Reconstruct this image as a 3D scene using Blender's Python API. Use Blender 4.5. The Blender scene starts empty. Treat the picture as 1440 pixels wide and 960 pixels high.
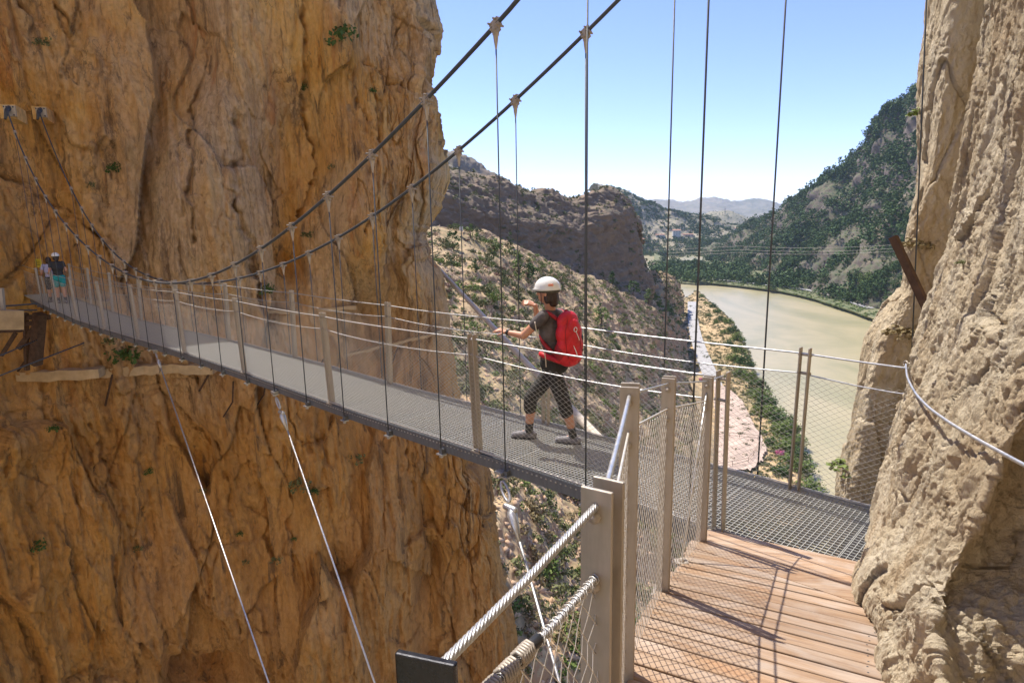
import bpy, math, random
import numpy as np
from mathutils import Vector, Matrix
random.seed(7); RNG=np.random.default_rng(11)
C=bpy.context.scene.collection
scene=bpy.context.scene
# ---------------------------------------------------------------- camera
F=877.0; TH=math.atan(0.1940); RO=math.radians(1.1)
ct,st,cr,sr=math.cos(TH),math.sin(TH),math.cos(RO),math.sin(RO)
cam=bpy.data.cameras.new('camera'); cam.lens=36*F/1440; cam.sensor_width=36
cam.clip_start=0.05; cam.clip_end=30000
co=bpy.data.objects.new('camera',cam); C.objects.link(co); scene.camera=co
X=Vector((cr,-sr*st,-sr*ct)); Y=Vector((sr,cr*st,cr*ct)); Z=Vector((0,-ct,st))
co.matrix_world=Matrix(((X.x,Y.x,Z.x,0),(X.y,Y.y,Z.y,0),(X.z,Y.z,Z.z,0),(0,0,0,1)))
# ---------------------------------------------------------------- light
SUN=Vector((-0.31,0.40,0.86)).normalized()
sl=bpy.data.lights.new('sun','SUN'); sl.energy=3.9; sl.angle=math.radians(0.5); sl.color=(1.0,0.94,0.84)
so=bpy.data.objects.new('sun',sl); C.objects.link(so); so.rotation_euler=SUN.to_track_quat('Z','Y').to_euler()
w=bpy.data.worlds.new('World'); scene.world=w; w.use_nodes=True
nt=w.node_tree; bg=nt.nodes['Background']; sky=nt.nodes.new('ShaderNodeTexSky')
sky.sky_type='NISHITA'; sky.sun_disc=False; sky.sun_elevation=math.asin(SUN.z); sky.sun_rotation=math.atan2(SUN.x,SUN.y)
sky.altitude=900; sky.air_density=0.75; sky.dust_density=0.05; sky.ozone_density=5.0
tn=nt.nodes.new('ShaderNodeMix'); tn.data_type='RGBA'; tn.blend_type='MULTIPLY'; tn.inputs[0].default_value=1; tn.inputs[7].default_value=(1.08,.92,1.03,1); nt.links.new(sky.outputs[0],tn.inputs[6]); nt.links.new(tn.outputs[2],bg.inputs[0]); bg.inputs[1].default_value=0.15
scene.view_settings.view_transform='Standard'; scene.view_settings.look='None'
scene.view_settings.exposure=0.85; scene.view_settings.gamma=1
scene.cycles.use_denoising=True; scene.cycles.max_bounces=7; scene.cycles.diffuse_bounces=5
scene.cycles.volume_bounces=1; scene.cycles.caustics_reflective=False; scene.cycles.caustics_refractive=False
# ---------------------------------------------------------------- projection helpers
def ray(px,py):
    u=(px-720)/F; v=-(py-480)/F
    ur=u*cr+v*sr; vr=-u*sr+v*cr
    return np.array([ur, ct+vr*st, vr*ct-st])
def atz(px,py,z): r=ray(px,py); return r*z/r[2]
def aty(px,py,y): r=ray(px,py); return r*y/r[1]
def project(p):
    x,y,z=p[...,0],p[...,1],p[...,2]
    d=y*ct-z*st; vr=(y*st+z*ct)/d; ur=x/d
    return 720+(ur*cr-vr*sr)*F, 480-(ur*sr+vr*cr)*F, d
# ---------------------------------------------------------------- numpy noise
def _h(i,j,k,s):
    n=(i*374761393+j*668265263+k*2147483647+s*974634777)&0xffffffff
    n=((n^(n>>13))*1274126177)&0xffffffff
    n=((n^(n>>16))*2246822519)&0xffffffff
    return (n^(n>>15))&0xffffffff
_G=np.array([[1,1,0],[-1,1,0],[1,-1,0],[-1,-1,0],[1,0,1],[-1,0,1],[1,0,-1],[-1,0,-1],[0,1,1],[0,-1,1],[0,1,-1],[0,-1,-1],[1,1,0],[-1,1,0],[0,-1,1],[0,-1,-1]],float)
def perlin(p,s=0):
    p=np.asarray(p,float); i0=np.floor(p).astype(np.int64); f=p-i0
    w_=f*f*f*(f*(f*6-15)+10); r=0
    for a in (0,1):
        for b in (0,1):
            for c in (0,1):
                g=_G[_h(i0[...,0]+a,i0[...,1]+b,i0[...,2]+c,s)&15]
                d=g[...,0]*(f[...,0]-a)+g[...,1]*(f[...,1]-b)+g[...,2]*(f[...,2]-c)
                wt=(w_[...,0] if a else 1-w_[...,0])*(w_[...,1] if b else 1-w_[...,1])*(w_[...,2] if c else 1-w_[...,2])
                r=r+d*wt
    return r
def fbm(p,o=4,s=0,g=0.5,ridge=False):
    r=0; a=1
    for k in range(o):
        n=perlin(p,s+k*17)
        r=r+a*((0.5-np.abs(n)*1.6) if ridge else n); a*=g; p=p*2.03
    return r
def cells(p,s=0,thin=True):
    p=np.asarray(p,float); i0=np.floor(p).astype(np.int64); F1=np.full(p.shape[:-1],9.); F2=F1.copy(); ID=np.zeros(p.shape[:-1])
    for a in (-1,0,1):
        for b in (-1,0,1):
            for c in (-1,0,1):
                ii=i0[...,0]+a; jj=i0[...,1]+b; kk=i0[...,2]+c
                h=_h(ii,jj,kk,s)
                q0=ii+(h&1023)/1023.; q1=jj+((h>>10)&1023)/1023.; q2=kk+((h>>20)&1023)/1023.
                d=np.sqrt((q0-p[...,0])**2+(q1-p[...,1])**2+(q2-p[...,2])**2)
                m=d<F1
                F2=np.where(m,F1,np.minimum(F2,d)); ID=np.where(m,(h&255)/255.,ID); F1=np.where(m,d,F1)
    return F1,F2,ID
def facets(p,s=0,tilt=.8):
    """angular blocks: every cell is a tilted plane; returns height and distance to the joint"""
    p=np.asarray(p,float); i0=np.floor(p).astype(np.int64); F1=np.full(p.shape[:-1],9.); F2=F1.copy(); H=np.zeros(p.shape[:-1])
    for a in (-1,0,1):
        for b in (-1,0,1):
            for c in (-1,0,1):
                ii=i0[...,0]+a; jj=i0[...,1]+b; kk=i0[...,2]+c
                h=_h(ii,jj,kk,s); h2=_h(ii,jj,kk,s+77)
                e0=p[...,0]-ii-(h&1023)/1023.; e1=p[...,1]-jj-((h>>10)&1023)/1023.; e2=p[...,2]-kk-((h>>20)&1023)/1023.
                d=np.abs(e0)*1.05+np.abs(e1)*.9+np.abs(e2)*.95+.3*np.sqrt(e0*e0+e1*e1+e2*e2)
                hh=((h2&255)/255.-.5)+tilt*(e0*((h2>>8&255)/127.5-1)+e1*((h2>>16&255)/127.5-1)*.5+e2*((h2>>24&255)/127.5-1))
                m=d<F1
                F2=np.where(m,F1,np.minimum(F2,d)); H=np.where(m,hh,H); F1=np.where(m,d,F1)
    return H,F2-F1
# ---------------------------------------------------------------- mesh helpers
def mesh(name,V,Fc,mats=None,smooth=False):
    me=bpy.data.meshes.new(name); V=np.asarray(V,np.float32)
    if isinstance(Fc,np.ndarray):
        n,k=Fc.shape
        me.vertices.add(len(V)); me.vertices.foreach_set('co',V.ravel())
        me.loops.add(n*k); me.loops.foreach_set('vertex_index',Fc.astype(np.int32).ravel())
        me.polygons.add(n); me.polygons.foreach_set('loop_start',np.arange(0,n*k,k,dtype=np.int32))
        me.update(calc_edges=True)
    else:
        me.from_pydata([tuple(v) for v in V.tolist()],[],Fc)
    if smooth: me.polygons.foreach_set('use_smooth',np.ones(len(me.polygons),bool))
    if mats is not None: me.materials.append(mats)
    return me
def tag(o,label=None,cat=None,group=None,kind=None):
    if label:o['label']=label
    if cat:o['category']=cat
    if group:o['group']=group
    if kind:o['kind']=kind
    return o
def link(name,me,parent=None,loc=None):
    o=bpy.data.objects.new(name,me); C.objects.link(o)
    if parent is not None:o.parent=parent
    if loc is not None:o.location=loc
    return o
def thing(name,label,cat,loc=(0,0,0),group=None):
    o=bpy.data.objects.new(name,None); C.objects.link(o); o.location=loc; o.empty_display_size=.1
    return tag(o,label,cat,group)
class MB:
    def __init__(s): s.v=[]; s.f=[]; s.n=0
    def add(s,V,Fc):
        V=np.asarray(V,float); s.v.append(V)
        for f in Fc: s.f.append([int(i)+s.n for i in f])
        s.n+=len(V); return s
    def box(s,c,ax,ay,az):
        c,ax,ay,az=[np.asarray(q,float) for q in (c,ax,ay,az)]
        V=[c+i*ax+j*ay+k*az for i in (-1,1) for j in (-1,1) for k in (-1,1)]
        return s.add(V,[(0,1,3,2),(4,6,7,5),(0,4,5,1),(2,3,7,6),(0,2,6,4),(1,5,7,3)])
    def bar(s,a,b,w_,h_,up=(0,0,1)):
        a=np.asarray(a,float);b=np.asarray(b,float); d=b-a; L=np.linalg.norm(d); d=d/L
        x=np.cross(d,up); x/=np.linalg.norm(x); y=np.cross(x,d)
        return s.box((a+b)/2,d*L/2,x*w_/2,y*h_/2)
    def tube(s,P,r,n=8,cap=True):
        P=np.asarray(P,float); m=len(P); T=np.gradient(P,axis=0); T/=np.linalg.norm(T,axis=1)[:,None]
        up=np.array([0,0,1.]) if abs(T[0][2])<.9 else np.array([1.,0,0])
        R=np.full(m,r) if np.isscalar(r) else np.asarray(r); V=[]
        for i in range(m):
            x=np.cross(T[i],up); x/=np.linalg.norm(x)+1e-9; y=np.cross(T[i],x); up=np.cross(x,T[i]) if False else up
            for k in range(n):
                a=2*math.pi*k/n; V.append(P[i]+R[i]*(math.cos(a)*x+math.sin(a)*y))
        Fc=[(i*n+k,i*n+(k+1)%n,(i+1)*n+(k+1)%n,(i+1)*n+k) for i in range(m-1) for k in range(n)]
        if cap: Fc+= [tuple(range(n))[::-1],tuple((m-1)*n+k for k in range(n))]
        return s.add(V,Fc)
    def ball(s,c,r,nu=12,nv=8,R=None):
        r=np.array([r,r,r]) if np.isscalar(r) else np.array(r,float); V=[];Fc=[]
        for i in range(nv+1):
            t=math.pi*i/nv
            for k in range(nu):
                a=2*math.pi*k/nu; q=np.array([math.sin(t)*math.cos(a),math.sin(t)*math.sin(a),math.cos(t)])*r
                if R is not None:q=R@q
                V.append(np.asarray(c)+q)
        for i in range(nv):
            for k in range(nu): Fc.append((i*nu+k,(i+1)*nu+k,(i+1)*nu+(k+1)%nu,i*nu+(k+1)%nu))
        return s.add(V,Fc)
    def cap(s,a,b,ra,rb,n=12):
        a=np.asarray(a,float);b=np.asarray(b,float); d=b-a;L=np.linalg.norm(d)+1e-9;d=d/L
        P=[];R=[]
        for k in range(4):
            t=k/4*math.pi/2; P.append(a-d*ra*math.cos(t)*.999);R.append(max(ra*math.sin(t),1e-4))
        P.append(a);R.append(ra);P.append(b);R.append(rb)
        for k in range(3,-1,-1):
            t=k/4*math.pi/2; P.append(b+d*rb*math.cos(t)*.999);R.append(max(rb*math.sin(t),1e-4))
        up=np.array([0,0,1.]) if abs(d[2])<.9 else np.array([1.,0,0])
        x=np.cross(d,up);x/=np.linalg.norm(x);y=np.cross(d,x);V=[]
        for p,r in zip(P,R):
            for k in range(n):
                an=2*math.pi*k/n;V.append(p+r*(math.cos(an)*x+math.sin(an)*y))
        m=len(P);Fc=[(i*n+k,i*n+(k+1)%n,(i+1)*n+(k+1)%n,(i+1)*n+k) for i in range(m-1) for k in range(n)]
        Fc+=[tuple(range(n))[::-1],tuple((m-1)*n+k for k in range(n))]
        return s.add(V,Fc)
    def me(s,name,mat,smooth=False):
        V=np.concatenate(s.v); m=mesh(name,V,s.f,mat,smooth); return m
    def ob(s,name,mat,parent=None,smooth=False): return link(name,s.me(name,mat,smooth),parent)
def segs(A,B,r,n=3):
    """many thin prisms A[i]-B[i] at once"""
    d=B-A; L=np.linalg.norm(d,axis=1)[:,None]; d=d/np.maximum(L,1e-9)
    up=np.tile([0.31,0.17,0.93],(len(A),1)); x=np.cross(d,up); x/=np.linalg.norm(x,axis=1)[:,None]; y=np.cross(d,x)
    V=[]
    for E_ in (A,B):
        for k in range(n):
            a=2*math.pi*k/n; V.append(E_+r*(math.cos(a)*x+math.sin(a)*y))
    V=np.stack(V,1); N=len(A); base=(np.arange(N)*2*n)[:,None]
    Fs=[base+np.array([[k,(k+1)%n,n+(k+1)%n,n+k]]) for k in range(n)]
    return V.reshape(-1,3),np.concatenate(Fs)
def cr_interp(A,n,axis=0):
    """Catmull-Rom resample along axis"""
    A=np.moveaxis(np.asarray(A,float),axis,0); m=len(A); t=np.linspace(0,m-1,n); i=np.clip(t.astype(int),0,m-2); f=(t-i)
    f=f.reshape((-1,)+(1,)*(A.ndim-1))
    g=lambda k:A[np.clip(k,0,m-1)]
    p0,p1,p2,p3=g(i-1),g(i),g(i+1),g(i+2)
    p0=np.where((i-1<0).reshape(f.shape),2*p1-p2,p0); p3=np.where((i+2>m-1).reshape(f.shape),2*p2-p1,p3)
    k=0.5; m1=k*(p2-p0)*.8; m2=k*(p3-p1)*.8
    r=(2*f**3-3*f**2+1)*p1+(f**3-2*f**2+f)*m1+(-2*f**3+3*f**2)*p2+(f**3-f**2)*m2
    return np.moveaxis(r,0,axis)
def surf(ctrl,nr,nc): return cr_interp(cr_interp(np.array(ctrl,float),nr,0),nc,1)
def gnorm(P):
    du=np.gradient(P,axis=1); dv=np.gradient(P,axis=0); n=np.cross(du,dv); return n/(np.linalg.norm(n,axis=-1)[...,None]+1e-9)
def gridmesh(name,P,mat,smooth=True,flip=False):
    nr,nc=P.shape[:2]; i=np.arange(nr-1)[:,None]*nc+np.arange(nc-1)[None,:]
    Fc=np.stack([i,i+nc,i+nc+1,i+1] if not flip else [i,i+1,i+nc+1,i+nc],-1).reshape(-1,4)
    return mesh(name,P.reshape(-1,3),Fc,mat,smooth)
# ---------------------------------------------------------------- materials
def newmat(name):
    m=bpy.data.materials.new(name); m.use_nodes=True; return m,m.node_tree,m.node_tree.nodes['Principled BSDF']
def N(nt,t,**k):
    n=nt.nodes.new('ShaderNode'+t)
    for a,b in k.items():
        if a.startswith('i_'): n.inputs[a[2:].replace('_',' ')].default_value=b
        else: setattr(n,a,b)
    return n
def ramp(nt,src,stops):
    r=nt.nodes.new('ShaderNodeValToRGB'); e=r.color_ramp.elements
    while len(e)<len(stops): e.new(0.5)
    for el,(p,c) in zip(e,stops):
        el.position=p; el.color=(c[0],c[1],c[2],1) if hasattr(c,'__len__') else (c,c,c,1)
    nt.links.new(src,r.inputs[0]); return r.outputs[0]
def mixc(nt,f,a,b,mode='MIX'):
    n=nt.nodes.new('ShaderNodeMix'); n.data_type='RGBA'; n.blend_type=mode
    for idx,v in ((0,f),(6,a),(7,b)):
        if hasattr(v,'links') or isinstance(v,bpy.types.NodeSocket): nt.links.new(v,n.inputs[idx])
        else: n.inputs[idx].default_value=(v if idx==0 else (v[0],v[1],v[2],1))
    return n.outputs[2]
def coords(nt,scale=(1,1,1),rot=(0,0,0)):
    t=N(nt,'TexCoord'); m=N(nt,'Mapping'); m.inputs['Scale'].default_value=scale; m.inputs['Rotation'].default_value=rot
    nt.links.new(t.outputs['Object'],m.inputs[0]); return m.outputs[0]
def noise(nt,vec,scale,detail=6,rough=.6,dist=0):
    n=N(nt,'TexNoise'); n.inputs['Scale'].default_value=scale; n.inputs['Detail'].default_value=detail
    n.inputs['Roughness'].default_value=rough; n.inputs['Distortion'].default_value=dist
    nt.links.new(vec,n.inputs['Vector']); return n.outputs[0]
def bump(nt,bs,h,strength,dist,prev=None):
    b=N(nt,'Bump'); b.inputs['Strength'].default_value=strength; b.inputs['Distance'].default_value=dist
    nt.links.new(h,b.inputs['Height'])
    if prev is not None: nt.links.new(prev,b.inputs['Normal'])
    nt.links.new(b.outputs[0],bs.inputs['Normal']); return b.outputs[0]
def simple(name,col,rough=.6,metal=0,var=.12,sc=20,bmp=0,spec=None):
    m,nt,bs=newmat(name); v=coords(nt); n=noise(nt,v,sc,4)
    c=[ramp(nt,n,[(.3,[max(0,q*(1-var)) for q in col]),(.7,[min(1,q*(1+var)) for q in col])])]
    nt.links.new(c[0],bs.inputs['Base Color']); bs.inputs['Roughness'].default_value=rough; bs.inputs['Metallic'].default_value=metal
    if bmp: bump(nt,bs,noise(nt,v,sc*3,5),.4,bmp)
    return m
def steel(name,col,rough,metal=.9):
    m,nt,bs=newmat(name); v=coords(nt); a=noise(nt,v,60,5); b=noise(nt,coords(nt,(1,1,.15)),25,4)
    nt.links.new(mixc(nt,.5,ramp(nt,a,[(.3,[q*.8 for q in col]),(.7,col)]),ramp(nt,b,[(.35,[q*.72 for q in col]),(.65,[min(1,q*1.1) for q in col])])),bs.inputs['Base Color'])
    bs.inputs['Metallic'].default_value=metal
    nt.links.new(ramp(nt,a,[(.3,rough*.8),(.7,min(1,rough*1.3))]),bs.inputs['Roughness'])
    bump(nt,bs,a,.15,.002); return m
def rock_left():
    m,nt,bs=newmat('orange_limestone')
    big=noise(nt,coords(nt,(1,1,.6)),.13,5,.55,.4); med=noise(nt,coords(nt,(1,1,.35)),.55,8,.65,.8)
    streak=noise(nt,coords(nt,(1,1,.07)),1.5,7,.65,.3); fine=noise(nt,coords(nt,(1,1,.6)),5,9,.7,.5)
    base=ramp(nt,med,[(.28,(.53,.23,.05)),(.45,(.78,.40,.09)),(.58,(.85,.50,.15)),(.75,(.88,.62,.30))])
    pink=ramp(nt,fine,[(.3,(.58,.37,.19)),(.7,(.82,.58,.34))])
    c=mixc(nt,ramp(nt,big,[(.42,0),(.60,1)]),base,pink)
    grey=ramp(nt,fine,[(.3,(.36,.27,.16)),(.7,(.52,.41,.26))])
    g2=noise(nt,coords(nt,(1,1,.5)),.32,6,.6,.6)
    c=mixc(nt,ramp(nt,g2,[(.56,0),(.70,.6)]),c,grey)
    c=mixc(nt,ramp(nt,streak,[(.30,.75),(.44,0)]),c,(.16,.10,.055))
    s2=noise(nt,coords(nt,(1,1,.1),(0,0,1)),.8,6,.6,.6)
    c=mixc(nt,ramp(nt,s2,[(.60,0),(.72,.7)]),c,(.58,.22,.06))
    for sc_,seed_,th_ in ((.42,0,.012),(1.1,3,.02)):  # thin dark crack lines: crack shading put into the colour
        cn=N(nt,'TexNoise'); cn.inputs['Scale'].default_value=sc_*1.6; cn.inputs['Detail'].default_value=8; cn.inputs['Roughness'].default_value=.6; nt.links.new(coords(nt,(1,1,.28),(0,.15,seed_)),cn.inputs['Vector'])
        ln=ramp(nt,cn.outputs[0],[(.5-th_,0),(.5,1),(.5+th_,0)]); gate=ramp(nt,noise(nt,coords(nt,(1,1,.5),(0,0,seed_+1)),sc_*.8,3),[(.53,0),(.6,.55)])
        mm=N(nt,'Math',operation='MULTIPLY'); nt.links.new(ln,mm.inputs[0]); nt.links.new(gate,mm.inputs[1]); c=mixc(nt,mm.outputs[0],c,(.12,.07,.035))
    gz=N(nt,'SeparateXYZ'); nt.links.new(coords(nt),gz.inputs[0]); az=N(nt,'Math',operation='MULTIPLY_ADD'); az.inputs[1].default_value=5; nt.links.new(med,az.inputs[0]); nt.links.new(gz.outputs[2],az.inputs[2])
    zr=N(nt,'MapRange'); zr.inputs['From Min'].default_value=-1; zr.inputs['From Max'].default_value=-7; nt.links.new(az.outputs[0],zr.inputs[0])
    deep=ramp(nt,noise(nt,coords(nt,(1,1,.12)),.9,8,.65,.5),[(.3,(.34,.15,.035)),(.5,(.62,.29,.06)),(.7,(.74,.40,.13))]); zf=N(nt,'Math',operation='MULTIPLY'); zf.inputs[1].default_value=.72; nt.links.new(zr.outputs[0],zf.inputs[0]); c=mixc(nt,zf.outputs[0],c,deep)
    dk=noise(nt,coords(nt,(1,1,.05)),2.2,7,.65,.2); c=mixc(nt,ramp(nt,dk,[(.34,.8),(.44,0)]),c,(.17,.10,.05))
    vs=noise(nt,coords(nt,(1,1,.045)),6,6,.7); c=mixc(nt,.5,c,ramp(nt,vs,[(.3,(.62,.58,.52)),(.5,(.95,.93,.9)),(.7,(1,1,1))]),'MULTIPLY')
    c=mixc(nt,.42,c,ramp(nt,fine,[(.30,(.45,.42,.4)),(.5,(.9,.9,.9)),(.72,(1,1,1))]),'MULTIPLY')
    nt.links.new(c,bs.inputs['Base Color']); bs.inputs['Roughness'].default_value=.9
    vo=N(nt,'TexVoronoi',feature='DISTANCE_TO_EDGE'); vo.inputs['Scale'].default_value=.9
    wv=N(nt,'VectorMath',operation='ADD'); wn=N(nt,'TexNoise'); wn.inputs['Scale'].default_value=1.2; wn.inputs['Detail'].default_value=5
    cc=coords(nt,(1,1,.3)); nt.links.new(cc,wn.inputs['Vector']); nt.links.new(cc,wv.inputs[0]); nt.links.new(wn.outputs[1],wv.inputs[1]); nt.links.new(wv.outputs[0],vo.inputs['Vector'])
    crack=ramp(nt,vo.outputs['Distance'],[(0,0),(.05,1)])
    b1=bump(nt,bs,crack,.25,.12); b2=bump(nt,bs,fine,.9,.22,b1); bump(nt,bs,noise(nt,coords(nt,(1,1,.7)),22,6,.7),.6,.05,b2)
    return m
def rock_right():
    m,nt,bs=newmat('pale_pitted_limestone')
    R=(0.0,.35,.3); a=noise(nt,coords(nt,(1,1,.5),R),2.2,7,.6,.5); f=noise(nt,coords(nt,(1,1,.55),R),14,9,.72,.4)
    p=noise(nt,coords(nt,(1,1,.8),R),42,5,.6)
    c=ramp(nt,a,[(.3,(.57,.44,.28)),(.5,(.68,.57,.40)),(.7,(.73,.64,.49))])
    c=mixc(nt,.7,c,ramp(nt,f,[(.30,(.5,.42,.34)),(.48,(.95,.92,.88)),(.7,(1,1,1))]),'MULTIPLY')
    g=noise(nt,coords(nt),.9,5,.6); c=mixc(nt,ramp(nt,g,[(.56,0),(.7,.5)]),c,(.52,.35,.19))
    nt.links.new(c,bs.inputs['Base Color']); bs.inputs['Roughness'].default_value=.92
    b1=bump(nt,bs,f,1,.06); b2=bump(nt,bs,p,.8,.014,b1); bump(nt,bs,noise(nt,coords(nt),120,4,.6),.5,.005,b2)
    return m
def terrain_mat(name,soil,soil2,green,gamt,sc,rock=None):
    m,nt,bs=newmat(name); a=noise(nt,coords(nt),sc,8,.65,.3); b=noise(nt,coords(nt),sc*6,6,.7); d=noise(nt,coords(nt),sc*.22,5,.6)
    c=ramp(nt,a,[(.3,soil2),(.55,soil),(.75,[min(1,q*1.2) for q in soil])])
    c=mixc(nt,ramp(nt,b,[(.5-gamt*.15,gamt),(.62,0)]),c,green)
    c=mixc(nt,ramp(nt,d,[(.45,0),(.65,.5)]),c,green)
    if rock is not None:
        ge=N(nt,'NewGeometry'); sx=N(nt,'SeparateXYZ'); nt.links.new(ge.outputs['True Normal'],sx.inputs[0])
        st_=noise(nt,coords(nt,(1,1,3)),sc*2,6,.7)
        rk=ramp(nt,st_,[(.3,[q*.55 for q in rock]),(.6,rock)])
        c=mixc(nt,ramp(nt,sx.outputs[2],[(.36,1),(.52,0)] if name.startswith('pine') else [(.50,1),(.68,0)]),c,rk)
    nt.links.new(c,bs.inputs['Base Color']); bs.inputs['Roughness'].default_value=.95
    bump(nt,bs,b,.35 if name.startswith('dry') else .8,.6/sc*.05); return m
def leafmat(name,a,b):
    m,nt,bs=newmat(name); oi=N(nt,'ObjectInfo'); n=noise(nt,coords(nt),.9,3)
    ge=N(nt,'NewGeometry'); pn=N(nt,'TexNoise'); pn.inputs['Scale'].default_value=.11; nt.links.new(ge.outputs['Position'],pn.inputs['Vector'])
    ad=N(nt,'Math',operation='ADD'); nt.links.new(oi.outputs['Random'],ad.inputs[0]); nt.links.new(pn.outputs[0],ad.inputs[1])
    fr=N(nt,'Math',operation='FRACT'); nt.links.new(ad.outputs[0],fr.inputs[0])
    c=mixc(nt,.5,ramp(nt,n,[(.3,a),(.7,b)]),ramp(nt,fr.outputs[0],[(0,a),(1,b)]))
    nt.links.new(c,bs.inputs['Base Color']); bs.inputs['Roughness'].default_value=.7
    bs.inputs['Specular IOR Level'].default_value=.2
    return m
M={}
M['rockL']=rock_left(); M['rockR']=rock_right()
M['steel']=steel('galvanised_steel',(.47,.41,.34),.5,.35); M['bright']=steel('bright_steel_rope',(.62,.61,.60),.38,.7)
M['dark']=steel('dark_cable_steel',(.075,.085,.10),.5,.25); M['net']=steel('stainless_net_wire',(.74,.70,.64),.4,.4)
M['grate']=steel('galvanised_grating',(.47,.465,.44),.5,.12); M['beam']=steel('edge_beam_steel',(.20,.21,.23),.55,.6)
M['cliffpad']=simple('stained_mortar',(.60,.37,.14),.95,0,.35,4,.05)
M['plate']=steel('shaded_steel_plate',(.045,.045,.05),.25,.7)  # post steel with its shade and dark reflection put into the colour
M['rust']=simple('rusted_iron',(.09,.05,.03),.9,.2,.4,8,.01); M['conc']=simple('weathered_concrete',(.46,.33,.19),.9,0,.2,3,.03)
M['pipe']=simple('grey_concrete_pipe',(.62,.54,.44),1.0,0,.15,1.5,.02)
M['soil']=terrain_mat('dry_hillside_soil',(.68,.46,.25),(.46,.29,.15),(.14,.14,.06),.5,.09,(.40,.23,.12))
M['butte']=terrain_mat('butte_rock',(.30,.20,.13),(.16,.11,.075),(.08,.09,.05),.5,.05,(.20,.135,.085))
M['mtn']=terrain_mat('pine_mountain_ground',(.20,.16,.10),(.10,.095,.055),(.045,.075,.025),.9,.02,(.17,.125,.10))
M['midhill']=terrain_mat('scrub_hill_ground',(.42,.34,.24),(.28,.23,.16),(.14,.15,.08),.6,.015)
M['far']=terrain_mat('far_range_ground',(.30,.24,.18),(.18,.15,.11),(.10,.11,.07),.5,.002)
M['bank']=terrain_mat('lake_bank_ground',(.28,.24,.13),(.13,.14,.06),(.06,.10,.03),.9,.05)
M['ground']=terrain_mat('valley_floor_ground',(.26,.22,.14),(.14,.13,.08),(.06,.09,.035),.8,.01)
M['asphalt']=simple('worn_road_asphalt',(.42,.40,.38),.9,0,.12,1,0)
M['stone']=simple('loose_stone_rock',(.50,.34,.22),.9,0,.3,.5,.02)
M['pad']=simple('pale_gravel_yard',(.52,.39,.31),.95,0,.25,.2,0)
M['pine']=leafmat('pine_needles',(.032,.070,.016),(.085,.135,.034)); M['shrub']=leafmat('scrub_leaves',(.085,.10,.035),(.21,.21,.09))
M['shrubdry']=leafmat('dry_scrub_leaves',(.20,.15,.07),(.26,.21,.11)); M['shrubpink']=leafmat('reddish_scrub',(.22,.11,.08),(.28,.17,.12))
M['green']=leafmat('bright_bush_leaves',(.07,.12,.022),(.20,.25,.065)); M['pink']=leafmat('pink_oleander_flowers',(.55,.10,.25),(.7,.25,.4))
M['bark']=simple('tree_bark',(.12,.08,.055),.95,0,.3,4)
M['skin']=simple('tanned_skin',(.58,.29,.18),.5,0,.06,30); M['skin'].node_tree.nodes['Principled BSDF'].inputs['Subsurface Weight'].default_value=.08
M['hair']=simple('dark_brown_hair',(.035,.018,.012),.55,0,.4,60,.004); M['helmet']=simple('white_helmet_shell',(.78,.78,.76),.3,0,.03,8)
M['shirt']=simple('dark_grey_shirt',(.10,.085,.085),.85,0,.5,9,.03); M['short']=simple('black_trekking_cloth',(.035,.033,.03),.9,0,.35,8,.03)
M['belt']=simple('olive_grey_cloth',(.09,.08,.06),.9,0,.3,30,.004)
M['red']=simple('red_backpack_nylon',(.58,.012,.022),.55,0,.25,7,.03); M['redd']=simple('dark_red_trim',(.33,.008,.015),.6,0,.1,20)
M['white']=simple('white_print',(.8,.8,.8),.5,0,.02,9); M['orange']=simple('orange_print',(.75,.18,.05),.5,0,.02,9)
M['black']=simple('black_rubber',(.02,.02,.022),.6,0,.2,20); M['shoe']=simple('grey_trail_shoe',(.22,.21,.22),.8,0,.45,50,.004)
M['sock']=simple('dark_grey_sock',(.06,.06,.06),.95,0,.2,60); M['teal']=simple('turquoise_cloth',(.02,.30,.32),.8,0,.15,20)
M['lav']=simple('lavender_cloth',(.42,.42,.62),.85,0,.1,20); M['yellow']=simple('yellow_sign_paint',(.60,.50,.04),.5,0,.05,9)
M['wall']=simple('white_house_wall',(.62,.58,.52),.9,0,.06,.2); M['roof']=simple('terracotta_roof',(.40,.20,.13),.9,0,.15,.3)
M['glass']=simple('dark_window_glass',(.03,.04,.05),.15,0,.1,2)
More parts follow.
